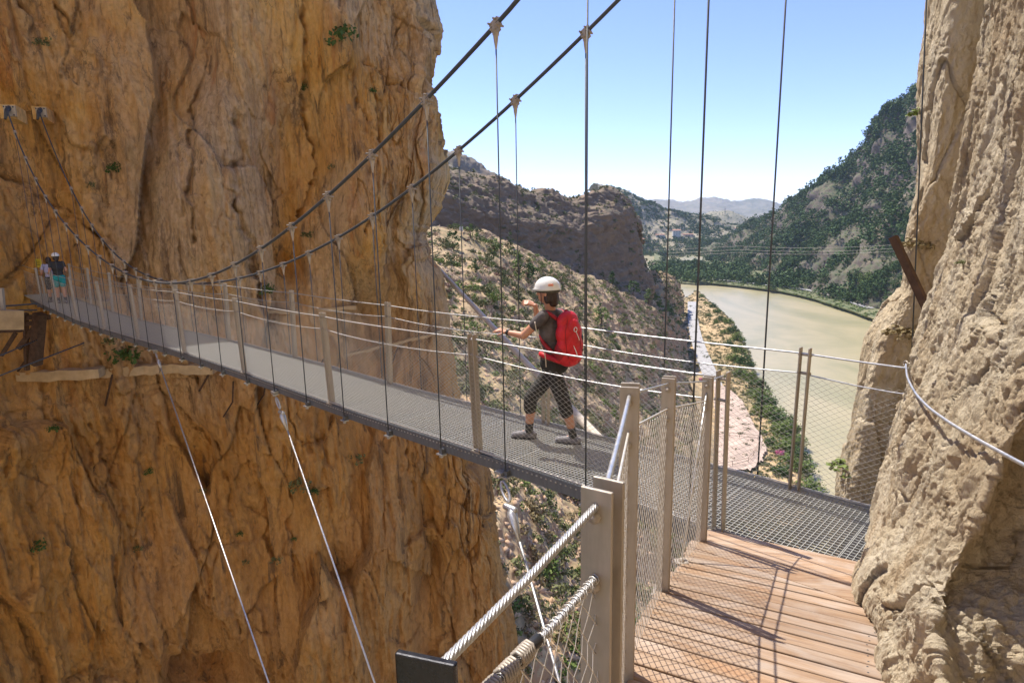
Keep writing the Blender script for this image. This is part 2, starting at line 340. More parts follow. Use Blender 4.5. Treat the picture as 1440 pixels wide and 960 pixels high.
def wood():
    m,nt,bs=newmat('reddish_hardwood_plank'); oi=N(nt,'ObjectInfo')
    t=N(nt,'TexCoord'); mp=N(nt,'Mapping'); mp.inputs['Scale'].default_value=(1.2,22,22)
    ad=N(nt,'VectorMath',operation='ADD'); sc=N(nt,'VectorMath',operation='SCALE'); sc.inputs['Scale'].default_value=37
    nt.links.new(oi.outputs['Random'],sc.inputs[0]); nt.links.new(t.outputs['Object'],ad.inputs[0]); nt.links.new(sc.outputs[0],ad.inputs[1]); nt.links.new(ad.outputs[0],mp.inputs[0])
    g=noise(nt,mp.outputs[0],1.6,8,.7,.6); mp2=N(nt,'Mapping'); mp2.inputs['Scale'].default_value=(1.5,4,4); nt.links.new(ad.outputs[0],mp2.inputs[0]); s=noise(nt,mp2.outputs[0],1.6,5,.6,.5)
    c=ramp(nt,g,[(.3,(.20,.115,.06)),(.5,(.36,.225,.13)),(.7,(.49,.35,.23))])
    c=mixc(nt,ramp(nt,s,[(.42,0),(.68,.65)]),c,(.50,.42,.35))
    c=mixc(nt,ramp(nt,s,[(.28,.6),(.4,0)]),c,(.44,.24,.12))
    hv=N(nt,'HueSaturation'); mr=N(nt,'MapRange'); mr.inputs['To Min'].default_value=.82; mr.inputs['To Max'].default_value=1.15
    nt.links.new(oi.outputs['Random'],mr.inputs[0]); nt.links.new(mr.outputs[0],hv.inputs['Value']); nt.links.new(c,hv.inputs['Color'])
    nt.links.new(hv.outputs[0],bs.inputs['Base Color']); bs.inputs['Roughness'].default_value=.65
    bump(nt,bs,g,.5,.003); return m
M['wood']=wood()
def water():
    m,nt,bs=newmat('silty_lake_water'); a=noise(nt,coords(nt,(1,.4,1)),.014,8,.65,1.6); b=noise(nt,coords(nt),.6,4,.6)
    c=ramp(nt,a,[(.35,(.33,.30,.165)),(.55,(.43,.365,.21)),(.7,(.48,.40,.24))])
    nt.links.new(c,bs.inputs['Base Color']); bs.inputs['Roughness'].default_value=.30; bs.inputs['IOR'].default_value=1.33
    bs.inputs['Specular IOR Level'].default_value=.35
    bump(nt,bs,b,.12,.25); return m
M['water']=water()
# ================================================================ FAR SETTING
def W(t): return aty(*t)
def rowsW(rows): return [[W(t) for t in r] for r in rows]
g=MB(); g.add([(-12000,-600,-103),(12000,-600,-103),(12000,12000,-103),(-12000,12000,-103)],[(0,1,2,3)])
tag(g.ob('ground',M['ground']),kind='structure')
wp=[(-10,150),(60,150),(330,150),(560,330),(700,600),(700,1200),(600,2100),(100,2100),(100,1700),(150,900),(60,600),(40,300)]
g=MB(); g.add([(x,y,-100) for x,y in wp],[tuple(range(len(wp)))])
tag(g.ob('lake_water',M['water']),kind='structure')
TER={}
def terrain(name,rows,nr,nc,mat,disps,kind='structure',label=None,cat=None):
    P=surf(rows,nr,nc); n=gnorm(P)
    for (s,a,o,rd,sd) in disps:
        q=P/np.asarray(s,float); d=fbm(q,o,sd,.5,rd)*a
        P=P+n*d[...,None]
    o=link(name,gridmesh(name,P,mat,True)); tag(o,label,cat,None,kind); TER[name]=P; return P
# distant mountain range
r0=[(820,283,8000),(880,277,8000),(910,279,8000),(945,282,8000),(975,283,8000),(1010,280,8000),(1045,284,8000),(1075,283,8000),(1110,285,8000),(1180,280,8000),(1300,270,8200),(1450,285,8000)]
terrain('distant_mountains',rowsW([[(x,y+2,d+900) for x,y,d in r0],r0,[(x,y+15,d-900) for x,y,d in r0],[(x,322,d-1700) for x,y,d in r0]]),40,220,M['far'],[((500,500,300),60,5,True,3)])
# small hill with a bare orange saddle
r0=[(950,309,3300),(975,306,3300),(992,301,3300),(1008,297,3300),(1022,296,3300),(1036,300,3300),(1052,307,3300),(1070,313,3300),(1100,322,3300)]
terrain('small_hill',rowsW([[(x,y+8,d+250) for x,y,d in r0],r0,[(x,y+(335-y)*.5,d-150) for x,y,d in r0],[(x,338,d-350) for x,y,d in r0]]),40,90,M['midhill'],[((90,90,90),10,4,False,5)])
# middle hill
r0=[(840,255,2050),(880,268,2050),(905,282,2050),(930,290,2080),(960,297,2120),(990,304,2160),(1020,312,2200),(1050,322,2230),(1090,335,2260),(1150,345,2280)]
zb=[atz(x,357,-99) for x,_,_ in r0]; zc_=[W(t) for t in r0]
mid=terrain('scrub_hill',[[c+np.array([0,300,-15]) for c in zc_],zc_]+[[c*(1-f)+q*f for c,q in zip(zc_,zb)] for f in (.3,.6,.85)]+[zb,[q+np.array([0,-90,-3]) for q in zb]],110,260,M['midhill'],[((120,120,120),14,4,True,7),((25,25,25),2.5,4,False,9)])
# blue peak
r0=[(560,215,1500),(600,205,1500),(625,206,1500),(640,206,1500),(655,218,1500),(668,232,1500),(685,245,1500),(740,275,1500)]
terrain('distant_peak',rowsW([[(x,y+8,d+200) for x,y,d in r0],r0,[(x,y+20,d-100) for x,y,d in r0],[(x,320,d-350) for x,y,d in r0]]),60,120,M['butte'],[((120,120,120),22,5,True,7)])
# butte ridge
cx=[560,625,665,700,740,775,810,850,875,888,893]; cy=[215,228,240,248,262,270,273,262,270,285,300]
dd=[260,270,285,300,320,340,360,385,400,410,420]
ft=[250,262,285,300,308,312,318,306,300,305,315]; fb=[345,335,335,342,352,362,372,385,392,398,402]
R=[]
R.append([(x+10,y+25,d+150) for x,y,d in zip(cx,cy,dd)])
R.append([(x,y,d+45) for x,y,d in zip(cx,cy,dd)])
R.append([(x,(y+t)/2,d+20) for x,y,t,d in zip(cx,cy,ft,dd)])
R.append([(x,t,d) for x,t,d in zip(cx,ft,dd)])
R.append([(x+(0,6,10)[max(0,k-8)] if k>7 else x,t*.6+b*.4,d-3) for k,(x,t,b,d) in enumerate(zip(cx,ft,fb,dd))])
R.append([(x+(4,16,30)[max(0,k-8)] if k>7 else x,b,d-8) for k,(x,b,d) in enumerate(zip(cx,fb,dd))])
R.append([(x+20*(k>7),b+28,d-35) for k,(x,b,d) in enumerate(zip(cx,fb,dd))])
R.append([(x+45*(k>6),b+75,d-60) for k,(x,b,d) in enumerate(zip(cx,fb,dd))])
for k,r in enumerate(R):
    x,y,d=r[-1]
    r.append((min(x+2,920),y+22-k*1,d+60)); r.append((x-10,y+60-k*4,d+220))
butte=terrain('rock_ridge',rowsW(R),220,420,M['butte'],[((45,45,60),4.5,4,True,21),((12,12,6),1.5,5,True,23),((4,4,3),.5,3,False,25)])
# low spur at the end of the ridge
R=[[(905,385,560),(930,380,600),(942,385,620),(952,395,640),(956,410,640)],
   [(900,400,520),(930,392,560),(944,398,580),(954,408,600),(962,418,600)],
   [(900,425,450),(930,425,480),(946,425,520),(958,428,560),(965,432,570)],
   [(900,460,380),(935,460,400),(948,460,440),(958,455,500),(966,448,540)]]
terrain('rocky_spur',rowsW(R),80,110,M['soil'],[((20,20,20),4,4,True,31),((5,5,5),1.2,3,False,33)])
# dry hillside under the ridge
R=[[(560,318,190),(620,318,195),(690,325,215),(770,362,245),(850,394,290),(910,425,350),(945,446,410),(968,468,440)],
   [(560,400,120),(620,395,130),(690,400,155),(770,428,185),(850,450,228),(915,470,300),(948,485,370),(970,505,400)],
   [(560,480,85),(620,480,95),(690,485,110),(770,500,132),(850,520,172),(920,545,240),(962,548,310),(984,550,345)],
   [(560,580,62),(630,580,67),(700,585,78),(780,600,97),(870,620,132),(945,632,190),(985,625,245),(1008,612,285)],
   [(600,700,47),(665,695,51),(735,695,59),(815,700,76),(900,705,106),(980,700,155),(1030,685,200),(1060,668,232)],
   [(650,850,38),(710,850,40),(780,850,45),(860,850,56),(950,850,82),(1030,820,115),(1070,770,150),(1100,730,185)],
   [(700,1020,33.5),(760,1020,34),(830,1020,37),(910,1050,43),(1000,1050,66),(1080,980,88),(1120,880,118),(1150,800,150)],
   [(760,1500,28),(830,1500,32),(920,1500,38),(1020,1500,45),(1150,1500,52),(1250,1300,66),(1280,1100,90),(1250,900,125)]]
hill=terrain('dry_hillside',rowsW(R),420,420,M['soil'],[((26,26,16),2.0,4,True,41),((7,7,5),.32,4,True,43),((1.4,1.4,1.4),.16,3,False,45)])
# right mountain with pines
r0=[(940,362,1750),(980,352,1700),(1020,340,1600),(1060,318,1450),(1090,295,1350),(1120,272,1280),(1155,248,1220),(1190,224,1150),(1225,198,1080),(1245,176,1020),(1265,152,980),(1290,124,930),(1340,80,900),(1420,20,880),(1560,-60,860)]
fx=[925,965,1010,1050,1085,1110,1140,1170,1200,1220,1240,1262,1310,1390,1520]; fy=[372,388,394,399,403,407,413,420,429,436,443,452,465,490,520]
foot=[atz(x,y,-95) for x,y in zip(fx,fy)]; cre=[W(t) for t in r0]
rows=[[c+np.array([60,260,-40]) for c in cre],cre]
for f in (.2,.4,.6,.8,.92): rows.append([c*(1-f)+q*f+np.array([0,0,-1])*math.sin(f*math.pi)*22 for c,q in zip(cre,foot)])
rows.append(foot); rows.append([q+np.array([0,-10,-6]) for q in foot])
mtn=terrain('pine_mountain',rows,260,420,M['mtn'],[((170,170,170),30,4,True,51),((45,45,45),6,4,True,53),((12,12,12),1.2,3,True,55)])
# right lake bank with road
sx=[920,960,1000,1040,1080,1110,1140,1165,1190,1215,1240,1290,1380,1500]; sy=[378,395,400,404,409,414,421,429,437,446,455,475,500,530]
bk=[atz(x,y,-99.7) for x,y in zip(sx,sy)]
up=[atz(x,y-3.5,-95.5) for x,y in zip(sx,sy)]
rd=[atz(x,y-12-(x-920)*.01,-94.5) for x,y in zip(sx,sy)]; bb=[atz(x,y-22-(x-920)*.03,-93) for x,y in zip(sx,sy)]
bankR=terrain('far_lake_bank',[bb,rd,up,bk,[p+np.array([0,0,-3]) for p in bk]],30,240,M['bank'],[((14,14,14),.7,3,False,61)])
def ribbon(name,L,mat,width,dz=.0,n=60):
    P=cr_interp(np.array(L),n); T=np.gradient(P,axis=0); T[:,2]=0; T/=np.linalg.norm(T,axis=1)[:,None]; S=np.stack([-T[:,1],T[:,0],0*T[:,0]],1)*width/2
    G=np.stack([P-S,P+S],0)+np.array([0,0,dz]); o=link(name,gridmesh(name,G,mat)); tag(o,kind='structure')
    return G
ribbon('lakeside_road',[atz(x,y,-93.6) for x,y in ((985,391),(1010,393),(1040,396),(1075,400),(1110,404),(1140,408),(1165,414),(1190,421),(1206,427),(1225,433))],M['asphalt'],8)
# valley flats upstream
R=[[(915,369),(950,367),(985,366),(1020,372),(1060,388)],[(915,378),(950,378),(985,378),(1020,386),(1050,397)],[(918,392),(940,396),(972,399),(1000,400),(1030,402)]]
terrain('river_flat',[[atz(x,y,-98.5) for x,y in r] for r in R],20,50,M['bank'],[((30,30,30),1.2,3,False,71)])
# near bank with service road and yard
Lb=[(966,418),(964,440),(962,470),(966,500),(985,540),(1000,590),(1012,640),(1020,690),(1050,760)]
Rb=[(980,408),(992,420),(1022,446),(1042,482),(1056,525),(1078,570),(1104,604),(1120,648),(1150,730)]
rows=[[atz(x-14,y,-91) for x,y in Lb],[atz(x,y,-93.5) for x,y in Lb],[atz((x+u)/2,(y+v)/2,-93.8) for (x,y),(u,v) in zip(Lb,Rb)],[atz(x,y,-94.5) for x,y in Rb],[atz(x,y,-94.5)+np.array([7,0,-9]) for x,y in Rb]]
bankN=terrain('near_lake_bank',rows,40,160,M['soil'],[((9,9,9),.5,3,False,81)])
ribbon('service_road',[atz(x,y,-92.9) for x,y in ((973,424),(974,445),(978,470),(986,495),(996,520),(1006,545))],M['asphalt'],9)
yard=[(1003,535),(1022,545),(1042,560),(1060,595),(1078,628),(1072,648),(1050,664),(1008,660)]
Yp=np.array([atz(x,y,-92.8) for x,y in yard+yard[:1]]); tY=np.linspace(0,len(yard),160)[:-1]; Yq=np.stack([np.interp(tY,np.arange(len(yard)+1),Yp[:,i]) for i in range(3)],1)
Yc=Yq.mean(0); rad_=1+.10*perlin(Yq/9,77)+.06*perlin(Yq/2.5,78); Yq=Yc+(Yq-Yc)*rad_[:,None]; Yq[:,2]=-92.8
g=MB(); g.add(list(Yq)+[Yc],[(i,(i+1)%159,159) for i in range(159)]); tag(g.ob('gravel_yard',M['pad']),kind='structure')
# ================================================================ GORGE CLIFFS
corner=[(612,0),(624,45),(607,110),(620,165),(634,250),(620,285),(600,322),(598,350),(622,385),(632,445),(640,520),(655,600),(690,660),(697,720),(706,800),(724,870),(738,960)]
rows=[]
def crow(cx_,z,push=0):
    k=31.0
    xs=[(-46,-4),(-34,8),(-25,16),(-20,20.8),(-18.2,24.2),(-14.5,26.6),(-10.5,28.2),(-7,29.6)]
    r=[np.array([x,y+push,z]) for x,y in xs]
    r.append(np.array([cx_-1.6,30.4+push,z])); r.append(np.array([cx_-.35,30.7+push,z])); r.append(np.array([cx_,31.5+push*.5,z]))
    r.append(np.array([cx_*34.5/31-.35,34.5,z])); r.append(np.array([cx_*42/31-6.,42,z])); r.append(np.array([cx_*60/31-22,58,z]))
    return r
c0=aty(600,-10,31)[0]
for z in (27,21,15): rows.append(crow(c0-.1,z,-(0 if z<27 else -1.5)))
for (x,y) in corner:
    q=aty(x,y,31.2); rows.append(crow(q[0],q[2],0))
q=aty(745,1040,31); rows.append(crow(q[0],q[2],.6)); rows.append(crow(q[0]+1,-45,1.5)); rows.append(crow(q[0]+3,-108,5))
rows=[[p+np.array([0,18,4]) for p in rows[0]]]+rows
# even out the rows by height so the grid is regular
A=np.array(rows); zs=A[:,0,2].copy()
NR,NCc=760,820
tt=np.concatenate([np.linspace(0,1,20)[:-1],1+np.linspace(0,1,NR-19)])
zt=np.where(tt<=1,0,0.)
zl=-np.concatenate([np.linspace(-27,-11,90)[:-1],np.linspace(-11,31,NR-90-40),np.linspace(31,107.9,42)[1:]])
def lerp_rows(A,zq):
    z=A[1:,0,2]; out=np.empty((len(zq),)+A.shape[1:])
    idx=np.clip(np.searchsorted(-z,-zq,side='right')-1,0,len(z)-2)
    for k,i in enumerate(idx):
        i_=i+1; f=(z[i]-zq[k])/(z[i]-z[i+1]); f=min(max(f,0),1)
        out[k]=A[i_]*(1-f)+A[i_+1]*f; out[k,:,2]=zq[k]
    return out
B=lerp_rows(A,zl); B=np.concatenate([np.array([A[0]]),B])
# soften in height
for _ in range(4): B[2:-1]=(B[1:-2]+2*B[2:-1]+B[3:])/4
# non-uniform columns (dense where seen)
ncp=B.shape[1]; tq=np.interp(np.linspace(0,1,NCc),[0,.08,.80,.90,1],[0,2.,9,11,ncp-1])
def cr_at(A_,t):
    A_=np.moveaxis(A_,1,0); m=len(A_); i=np.clip(t.astype(int),0,m-2); f=(t-i)[:,None,None]
    p1=A_[i];p2=A_[i+1];p0=np.where((i==0)[:,None,None],2*p1-p2,A_[np.maximum(i-1,0)]);p3=np.where((i==m-2)[:,None,None],2*p2-p1,A_[np.minimum(i+2,m-1)])
    r=(2*f**3-3*f**2+1)*p1+(f**3-2*f**2+f)*(p2-p0)*.4+(-2*f**3+3*f**2)*p2+(f**3-f**2)*(p3-p1)*.4
    return np.moveaxis(r,0,1)
P=cr_at(B,tq); n=gnorm(P); n=np.where(n[...,1:2]>0,n,n)
if n[300,300,1]>0: n=-n
x_,z_=P[...,0],P[...,2]
edge=np.clip((aty(600,300,31)[0]+2.5-x_)/3,0,1)  # calmer near the silhouette
def warp(P,sc,am,sd): return P+np.stack([perlin(P/sc,sd+1),perlin(P/sc,sd+2),perlin(P/sc,sd+3)],-1)*am
e_=.35+.65*edge
d=fbm(P/np.array([8,8,15]),3,101)*2.4*e_
msk=np.clip(.5+1.6*perlin(P/np.array([5,5,8]),150),0,1)      # broken zones against smooth ones
low=np.clip((-3-z_)/4,0,1)
H,J=facets(warp(P,3.,.5,10)/np.array([4.2,4.2,11.]),5,1.0); d+=H*1.25*e_-np.exp(-(J/.022)**2)*.22*msk
H,J=facets(warp(P,1.2,.16,20)/np.array([1.7,1.7,5.2]),9,1.1); d+=H*.36*(.22+.78*np.maximum(msk,low))-np.exp(-(J/.02)**2)*.12*msk
H,J=facets(warp(P,.5,.06,30)/np.array([.62,.62,1.7]),13,1.2); d+=H*.17*(.2+.8*msk)
H,J=facets(P/np.array([.26,.26,.5]),14,1.2); d+=H*.06*(.3+.7*msk)
d+=fbm(warp(P,2,.3,40)/np.array([.9,.9,11]),5,113,.6)*.30
d+=fbm(P/np.array([.5,.5,.8]),4,120,.6,True)*.075
d+=fbm(P/np.array([4,4,.5]),3,131,.5,True)*.07*msk
def gb(px,py,rx,ry,amp,y=28):
    global d
    c=aty(px,py,y); s=y/877.*1.05
    d=d+amp*np.exp(-(((x_-c[0])/(rx*s))**2+((z_-c[2])/(ry*s))**2)**1.0)
gb(250,300,110,170,1.3); gb(400,270,55,120,-1.9); gb(510,330,60,60,1.3); gb(520,460,60,60,-1.3); gb(400,380,25,25,-1.0)
gb(170,640,90,110,1.0); gb(120,560,70,30,1.0); gb(315,940,35,30,-2.6); gb(280,915,16,30,-1.6); gb(40,590,18,18,-1.5); gb(600,850,25,70,-1.6); gb(650,760,30,70,1.0); gb(520,780,60,90,.8)
gb(20,700,30,200,1.4); gb(75,620,12,160,-1.2); gb(0,470,40,60,-.8)
# thin dark clefts
def cleft(pts,w_,amp,y=28.5):
    global d
    Q=[aty(a,b,y) for a,b in pts]; s=y/877.
    best=np.full(x_.shape,9e9)
    for a,b in zip(Q[:-1],Q[1:]):
        ax,az=a[0],a[2]; vx,vz=b[0]-ax,b[2]-az; t=np.clip(((x_-ax)*vx+(z_-az)*vz)/(vx*vx+vz*vz),0,1)
        q=(x_-ax-t*vx+.16*wob)*(1 if abs(vz)>abs(vx) else .3)+(z_-az-t*vz+.16*wob2)*(1 if abs(vx)>=abs(vz) else .0)+.0*t; dist_=np.hypot(x_-ax-t*vx+.16*wob,z_-az-t*vz+.16*wob2); m=dist_<np.abs(best); best=np.where(m,np.where(q>0,dist_,-dist_),best)
    W2=w_*s; d=d-amp*np.where(best>0,np.exp(-(best/(W2*1.6))),np.exp(-(best/(W2*.22))**2))*(.45+.55*np.clip(.5+wob,0,1))
wob=fbm(P/1.1,3,201)*2; wob2=fbm(P/1.1,3,205)*2
cleft([(418,0),(424,60),(425,150),(438,200),(436,260),(420,300)],4,.9)
cleft([(340,180),(342,250),(350,320),(372,400),(378,440)],5,.9)
cleft([(130,250),(170,300),(215,345)],4,.7); cleft([(115,0),(135,60)],4,.6); cleft([(60,0),(100,50),(110,120)],3,.5)
cleft([(500,80),(560,110),(600,140)],3,.6); cleft([(480,100),(505,160)],3,.6); cleft([(200,560),(240,700),(245,800)],3,.5)
cleft([(450,520),(470,600),(420,640),(408,720),(418,790)],3,.5); cleft([(40,600),(70,760),(60,860)],5,.9); cleft([(148,800),(210,850),(250,910)],4,.7)
cleft([(650,730),(700,770),(640,830)],4,.7); cleft([(555,560),(575,700),(560,860)],3,.6); cleft([(330,600),(345,700)],3,.4)
cleft([(280,0),(300,80),(290,200),(300,330)],4,.6); cleft([(520,120),(530,250),(500,320)],3,.5); cleft([(560,0),(570,120)],3,.5)
cleft([(125,480),(128,560),(140,700),(150,900)],4,.7); cleft([(640,620),(655,720),(668,900)],4,.7)
P=P+n*d[...,None]*np.array([1,1,.35])
# bring the right-hand outline back to where the rock really ends
pxx,pyy,pdd=project(P); ok_=(tq<11.5)&(tq>7); cyy=[c[1] for c in corner]; cxx=[c[0] for c in corner]
sx0=np.where(ok_[None,:],pxx,-9e9); jm=sx0.argmax(1); mx=sx0.max(1); my=pyy[np.arange(len(P)),jm]
want=np.interp(my,cyy,cxx); dl=(want-mx)*pdd[np.arange(len(P)),jm]/F; dl=np.clip(dl,-4,4)
ker=np.hanning(13); ker/=ker.sum(); dl=np.convolve(np.pad(dl,6,'edge'),ker,'valid')
wt=np.clip((P[...,0]-(P[np.arange(len(P)),jm,0][:,None]-5))/5,0,1)**1.5
P[...,0]+=wt*dl[:,None]
CL=P
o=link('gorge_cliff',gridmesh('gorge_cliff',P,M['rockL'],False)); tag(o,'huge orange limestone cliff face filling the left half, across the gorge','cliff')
vis_n=gnorm(P)
# near wall on the right: front slab
py=[-900,-400,0,150,300,420,530,640,740,827,880,950,1060,1500,2600]
sx_=[1490,1440,1400,1374,1345,1301,1271,1240,1222,1203,1230,1240,1262,1290,1330]
sy_=[4.9,4.7,4.6,4.6,4.6,4.6,4.6,4.4,4.1,3.35,2.8,2.4,2.1,1.7,1.5]
ex=[1520,1500,1480,1470,1460,1455,1445,1405,1366,1325,1312,1322,1340,1380,1400]
ey=[2.9,2.8,2.75,2.7,2.6,2.4,2.2,2.15,2.15,2.1,1.98,1.85,1.7,1.35,1.15]
rows=[]
for a,b,c,e,f in zip(py,sx_,sy_,ex,ey):
    S=aty(b,a,c); E_=aty(e,a,f); back=S*1.0; dr=S.copy(); dr[2]=0; dr/=np.linalg.norm(dr)
    q1=S+dr*.5+np.array([.12,0,0]); q2=S+dr*1.6+np.array([.6,0,0]); q3=S+dr*4+np.array([3,0,0])
    sh=1 if 600<a<1400 else 0
    z=E_[2]
    m1=S*.68+E_*.32+np.array([-.03,0,0]); m2=S*.33+E_*.67
    if sh: r1=E_+np.array([.11,.11,0]); r2=E_+np.array([.42,.10,0]); r3=E_+np.array([.9,-.25,0])
    else: r1=E_+np.array([.0,-.25,0]); r2=E_+np.array([.1,-.7,0]); r3=E_+np.array([.35,-1.3,0])
    r4=np.array([1.9,-.8,z]); r5=np.array([1.7,-3,z]); r6=np.array([1.2,-9,z]); r7=np.array([-3,-18,z]); r8=np.array([-12,-26,z])
    rows.append([r8,r7,r6,r5,r4,r3,r2,r1,E_,m2,m1,S,q1,q2,q3])
A=np.array(rows)
nR,nC=820,560
tr=np.interp(np.linspace(0,1,nR),[0,.06,.90,1],[0,1.6,12.3,14])
tc=np.interp(np.linspace(0,1,nC),[0,.10,.22,.86,1],[0,4,6.6,11.2,14])
P=cr_at(np.moveaxis(cr_at(np.moveaxis(A,0,1),tr),0,1),tc)
n=gnorm(P); 
if n[400,350,0]>0: n=-n
tl=np.stack([P[...,0]+P[...,2]*.18,P[...,1]+P[...,2]*.30,P[...,2]],-1)  # strata lean
def rockdisp(tl,P,s0):
    wz=warp(tl,.5,.10,s0)
    H,J=facets(wz/np.array([.7,.7,2.0]),s0+5,.8); d=H*.065-np.exp(-(J/.02)**2)*.03
    H,J=facets(warp(tl,.2,.02,s0+3)/np.array([.16,.16,.55]),s0+7,1.0); d+=H*.012
    d+=fbm(wz/np.array([.10,.10,.85]),4,s0+20,.55)*.036
    H,J=facets(P/np.array([.05,.05,.09]),s0+9,1.2); d+=H*.009
    d+=fbm(P/np.array([.035,.035,.06]),3,s0+30,.6)*.008
    pit=perlin(P/np.array([.022,.022,.032]),s0+44); d-=np.clip(pit-.15,0,1)*.035*np.clip(.4+perlin(P/.3,s0+50)*1.5,0,1)
    return d
def blur(n,k):
    for _ in range(k):
        n[1:-1]=(n[:-2]+2*n[1:-1]+n[2:])/4; n[:,1:-1]=(n[:,:-2]+2*n[:,1:-1]+n[:,2:])/4
    return n/(np.linalg.norm(n,axis=-1)[...,None]+1e-9)
n=blur(n,150)
d=rockdisp(tl,P,300)*(1-.45*np.clip((-1.3-P[...,2])/.8,0,1))
for (a,b,c,rr,am) in ((1350,560,2.9,.35,.06),(1290,640,3.3,.25,.05),(1330,300,3.6,.3,.07)):
    q=aty(a,b,c); d=d+am*np.exp(-np.sum((P-q)**2,-1)/rr**2)
vp=project(P); lim=np.ones_like(d)
# keep rock off the walkway
P=P+n*d[...,None]
o=link('near_rock_wall',gridmesh('near_rock_wall',P,M['rockR'],False)); tag(o,'pale pitted limestone wall in the right foreground beside the wooden walkway','rock face')
NW=P
# back slab
py=[-900,-300,0,80,150,250,320,360,400,430,470,530,620,690,760,1000,1600]
lx=[1330,1312,1304,1294,1291,1290,1277,1271,1268,1242,1216,1206,1190,1178,1170,1160,1150]
ex=[1390,1365,1346,1334,1322,1308,1286,1280,1284,1275,1252,1230,1217,1203,1200,1195,1190]
rows=[]
for a,b,e in zip(py,lx,ex):
    yb=6.9 if a<400 else 6.7; S=aty(b,a,yb); E_=aty(e,a,6.05); dr=S.copy();dr[2]=0;dr/=np.linalg.norm(dr)
    z=E_[2]
    rows.append([np.array([6.5,5.7,z]),np.array([E_[0]+1.2,5.85,z]),np.array([E_[0]+.5,5.98,z]),E_,(S+E_)/2+np.array([-.03,-.03,0]),S,S+dr*.6+np.array([.25,0,0]),S+dr*2+np.array([1.2,0,0]),S+dr*5+np.array([4,0,0])])
A=np.array(rows); tr=np.interp(np.linspace(0,1,620),[0,.06,.85,1],[0,1.6,14,16]); tc=np.interp(np.linspace(0,1,300),[0,.1,.8,1],[0,1,5.4,8])
P=cr_at(np.moveaxis(cr_at(np.moveaxis(A,0,1),tr),0,1),tc); n=gnorm(P)
if n[300,120,1]>0:n=-n
tl=np.stack([P[...,0]+P[...,2]*.18,P[...,1]+P[...,2]*.30,P[...,2]],-1)
n=blur(n,20); P=P+n*(rockdisp(tl*.8,P*.8,400)*.7)[...,None]
o=link('rock_buttress',gridmesh('rock_buttress',P,M['rockR'],False)); tag(o,'taller rock buttress behind the right foreground wall with a brown shaded face','rock face')
BS=P
# ================================================================ FOOTBRIDGE
BP=np.array([.36,6.35,0]); BD=np.array([-.72033,.69363,0]); BN=np.array([-.69363,-.72033,0]); UP=np.array([0,0,1.])
def zd(s): return np.interp(s,[-6,-2,0,3,6,9,12,15,18,22,26],[-2.37,-2.37,-2.39,-2.44,-2.44,-2.47,-2.55,-2.62,-2.65,-2.58,-2.48])
def bp(s,w_,h=0):
    s=np.asarray(s,float); return BP+BD*s[...,None]+BN*np.asarray(w_,float)[...,None]+UP*(zd(s)+h)[...,None] if s.ndim else BP+BD*float(s)+BN*w_+UP*(float(zd(s))+h)
cA=np.array([(-.24,1.82),(.04,1.63),(.99,1.20),(1.94,.79),(2.9,.38),(3.88,.01),(4.93,-.31),(6.01,-.62),(7.24,-.87),(8.9,-1.07),(11.8,-1.02),(15.19,-.43),(19.28,1.10),(22.71,3.87)])
cB=np.array([(-.38,2.08),(.03,1.84),(1.05,1.28),(2.07,.86),(3.06,.46),(4.13,.06),(5.2,-.27),(6.09,-.51),(6.95,-.74),(8.95,-1.08),(10.83,-1.28),(12.94,-1.38),(15.43,-1.24),(18.6,-.53),(22,1.36),(25.04,4.25)])
fA=np.polynomial.Polynomial.fit(cA[:,0],cA[:,1],6); fB=np.polynomial.Polynomial.fit(cB[:,0],cB[:,1],6)
def zc(f,c,s):
    s=float(s); s0=c[0,0]
    return float(f(s)) if s>=s0 else float(f(s0)+(s-s0)*-.58+ .02*(s-s0)**2)
bridge=thing('suspension_footbridge','narrow steel grating footbridge hung on two cables across the gorge','footbridge',tuple(bp(0,0)))
bl=-Vector(bridge.location)
def pt(name,me,parent=bridge): # child whose mesh is in world coordinates
    o=link(name,me,parent); o.location=(0,0,0); o.matrix_parent_inverse=Matrix.Translation(bl) if parent is bridge else Matrix.Identity(4); return o
# grating panel (shared)
g=MB(); PL=.99
for k in range(26): g.box((k*.0396+.004,0,-.007),(.0022,0,0),(0,.575,0),(0,0,.0065))
for k in range(27): g.box((PL/2,-.56+k*.0431,-.008),(PL/2,0,0),(0,.0026,0),(0,0,.008))
for s_ in (-1,1): g.box((PL/2,s_*.575,-.016),(PL/2,0,0),(0,.003,0),(0,0,.016))
gp=g.me('grating_panel',M['grate'])
for k in range(-4,26):
    a=bp(k,0); b=bp(k+1,0); ax=(b-a)/np.linalg.norm(b-a); ay=-BN; az=np.cross(ax,ay)
    o=link('grating_panel',gp,bridge); o.matrix_local=Matrix.Translation(bl)@Matrix(((ax[0],ay[0],az[0],a[0]),(ax[1],ay[1],az[1],a[1]),(ax[2],ay[2],az[2],a[2]),(0,0,0,1)))
for w_ in (-.6,.6):
    g=MB(); S_=np.arange(-3.4,25.6,1.0)
    for a,b in zip(S_[:-1],S_[1:]):
        A_,B_=bp(a,w_,-.06),bp(b,w_,-.06); g.bar(A_,B_,.010,.12); 
        for h in (-.012,-.112): g.bar(bp(a,w_-.025*np.sign(w_),h),bp(b,w_-.025*np.sign(w_),h),.05,.008)
    pt('edge_beam',g.me('edge_beam',M['beam']))
    if w_>0:
        # row of bolt heads along the beam
        g=MB()
        for s_ in np.arange(-2.,7.,.06):
            c=bp(s_,w_+.008,-.03); g.box(c,BD*.009,BN*.004,UP*.006)
        o=pt('bolt_row',g.me('bolt_row',M['bright'])); tag(o,kind='stuff')
xb=MB().box((0,0,0),(.025,0,0),(0,.66,0),(0,0,.03)).me('cross_beam',M['beam'])
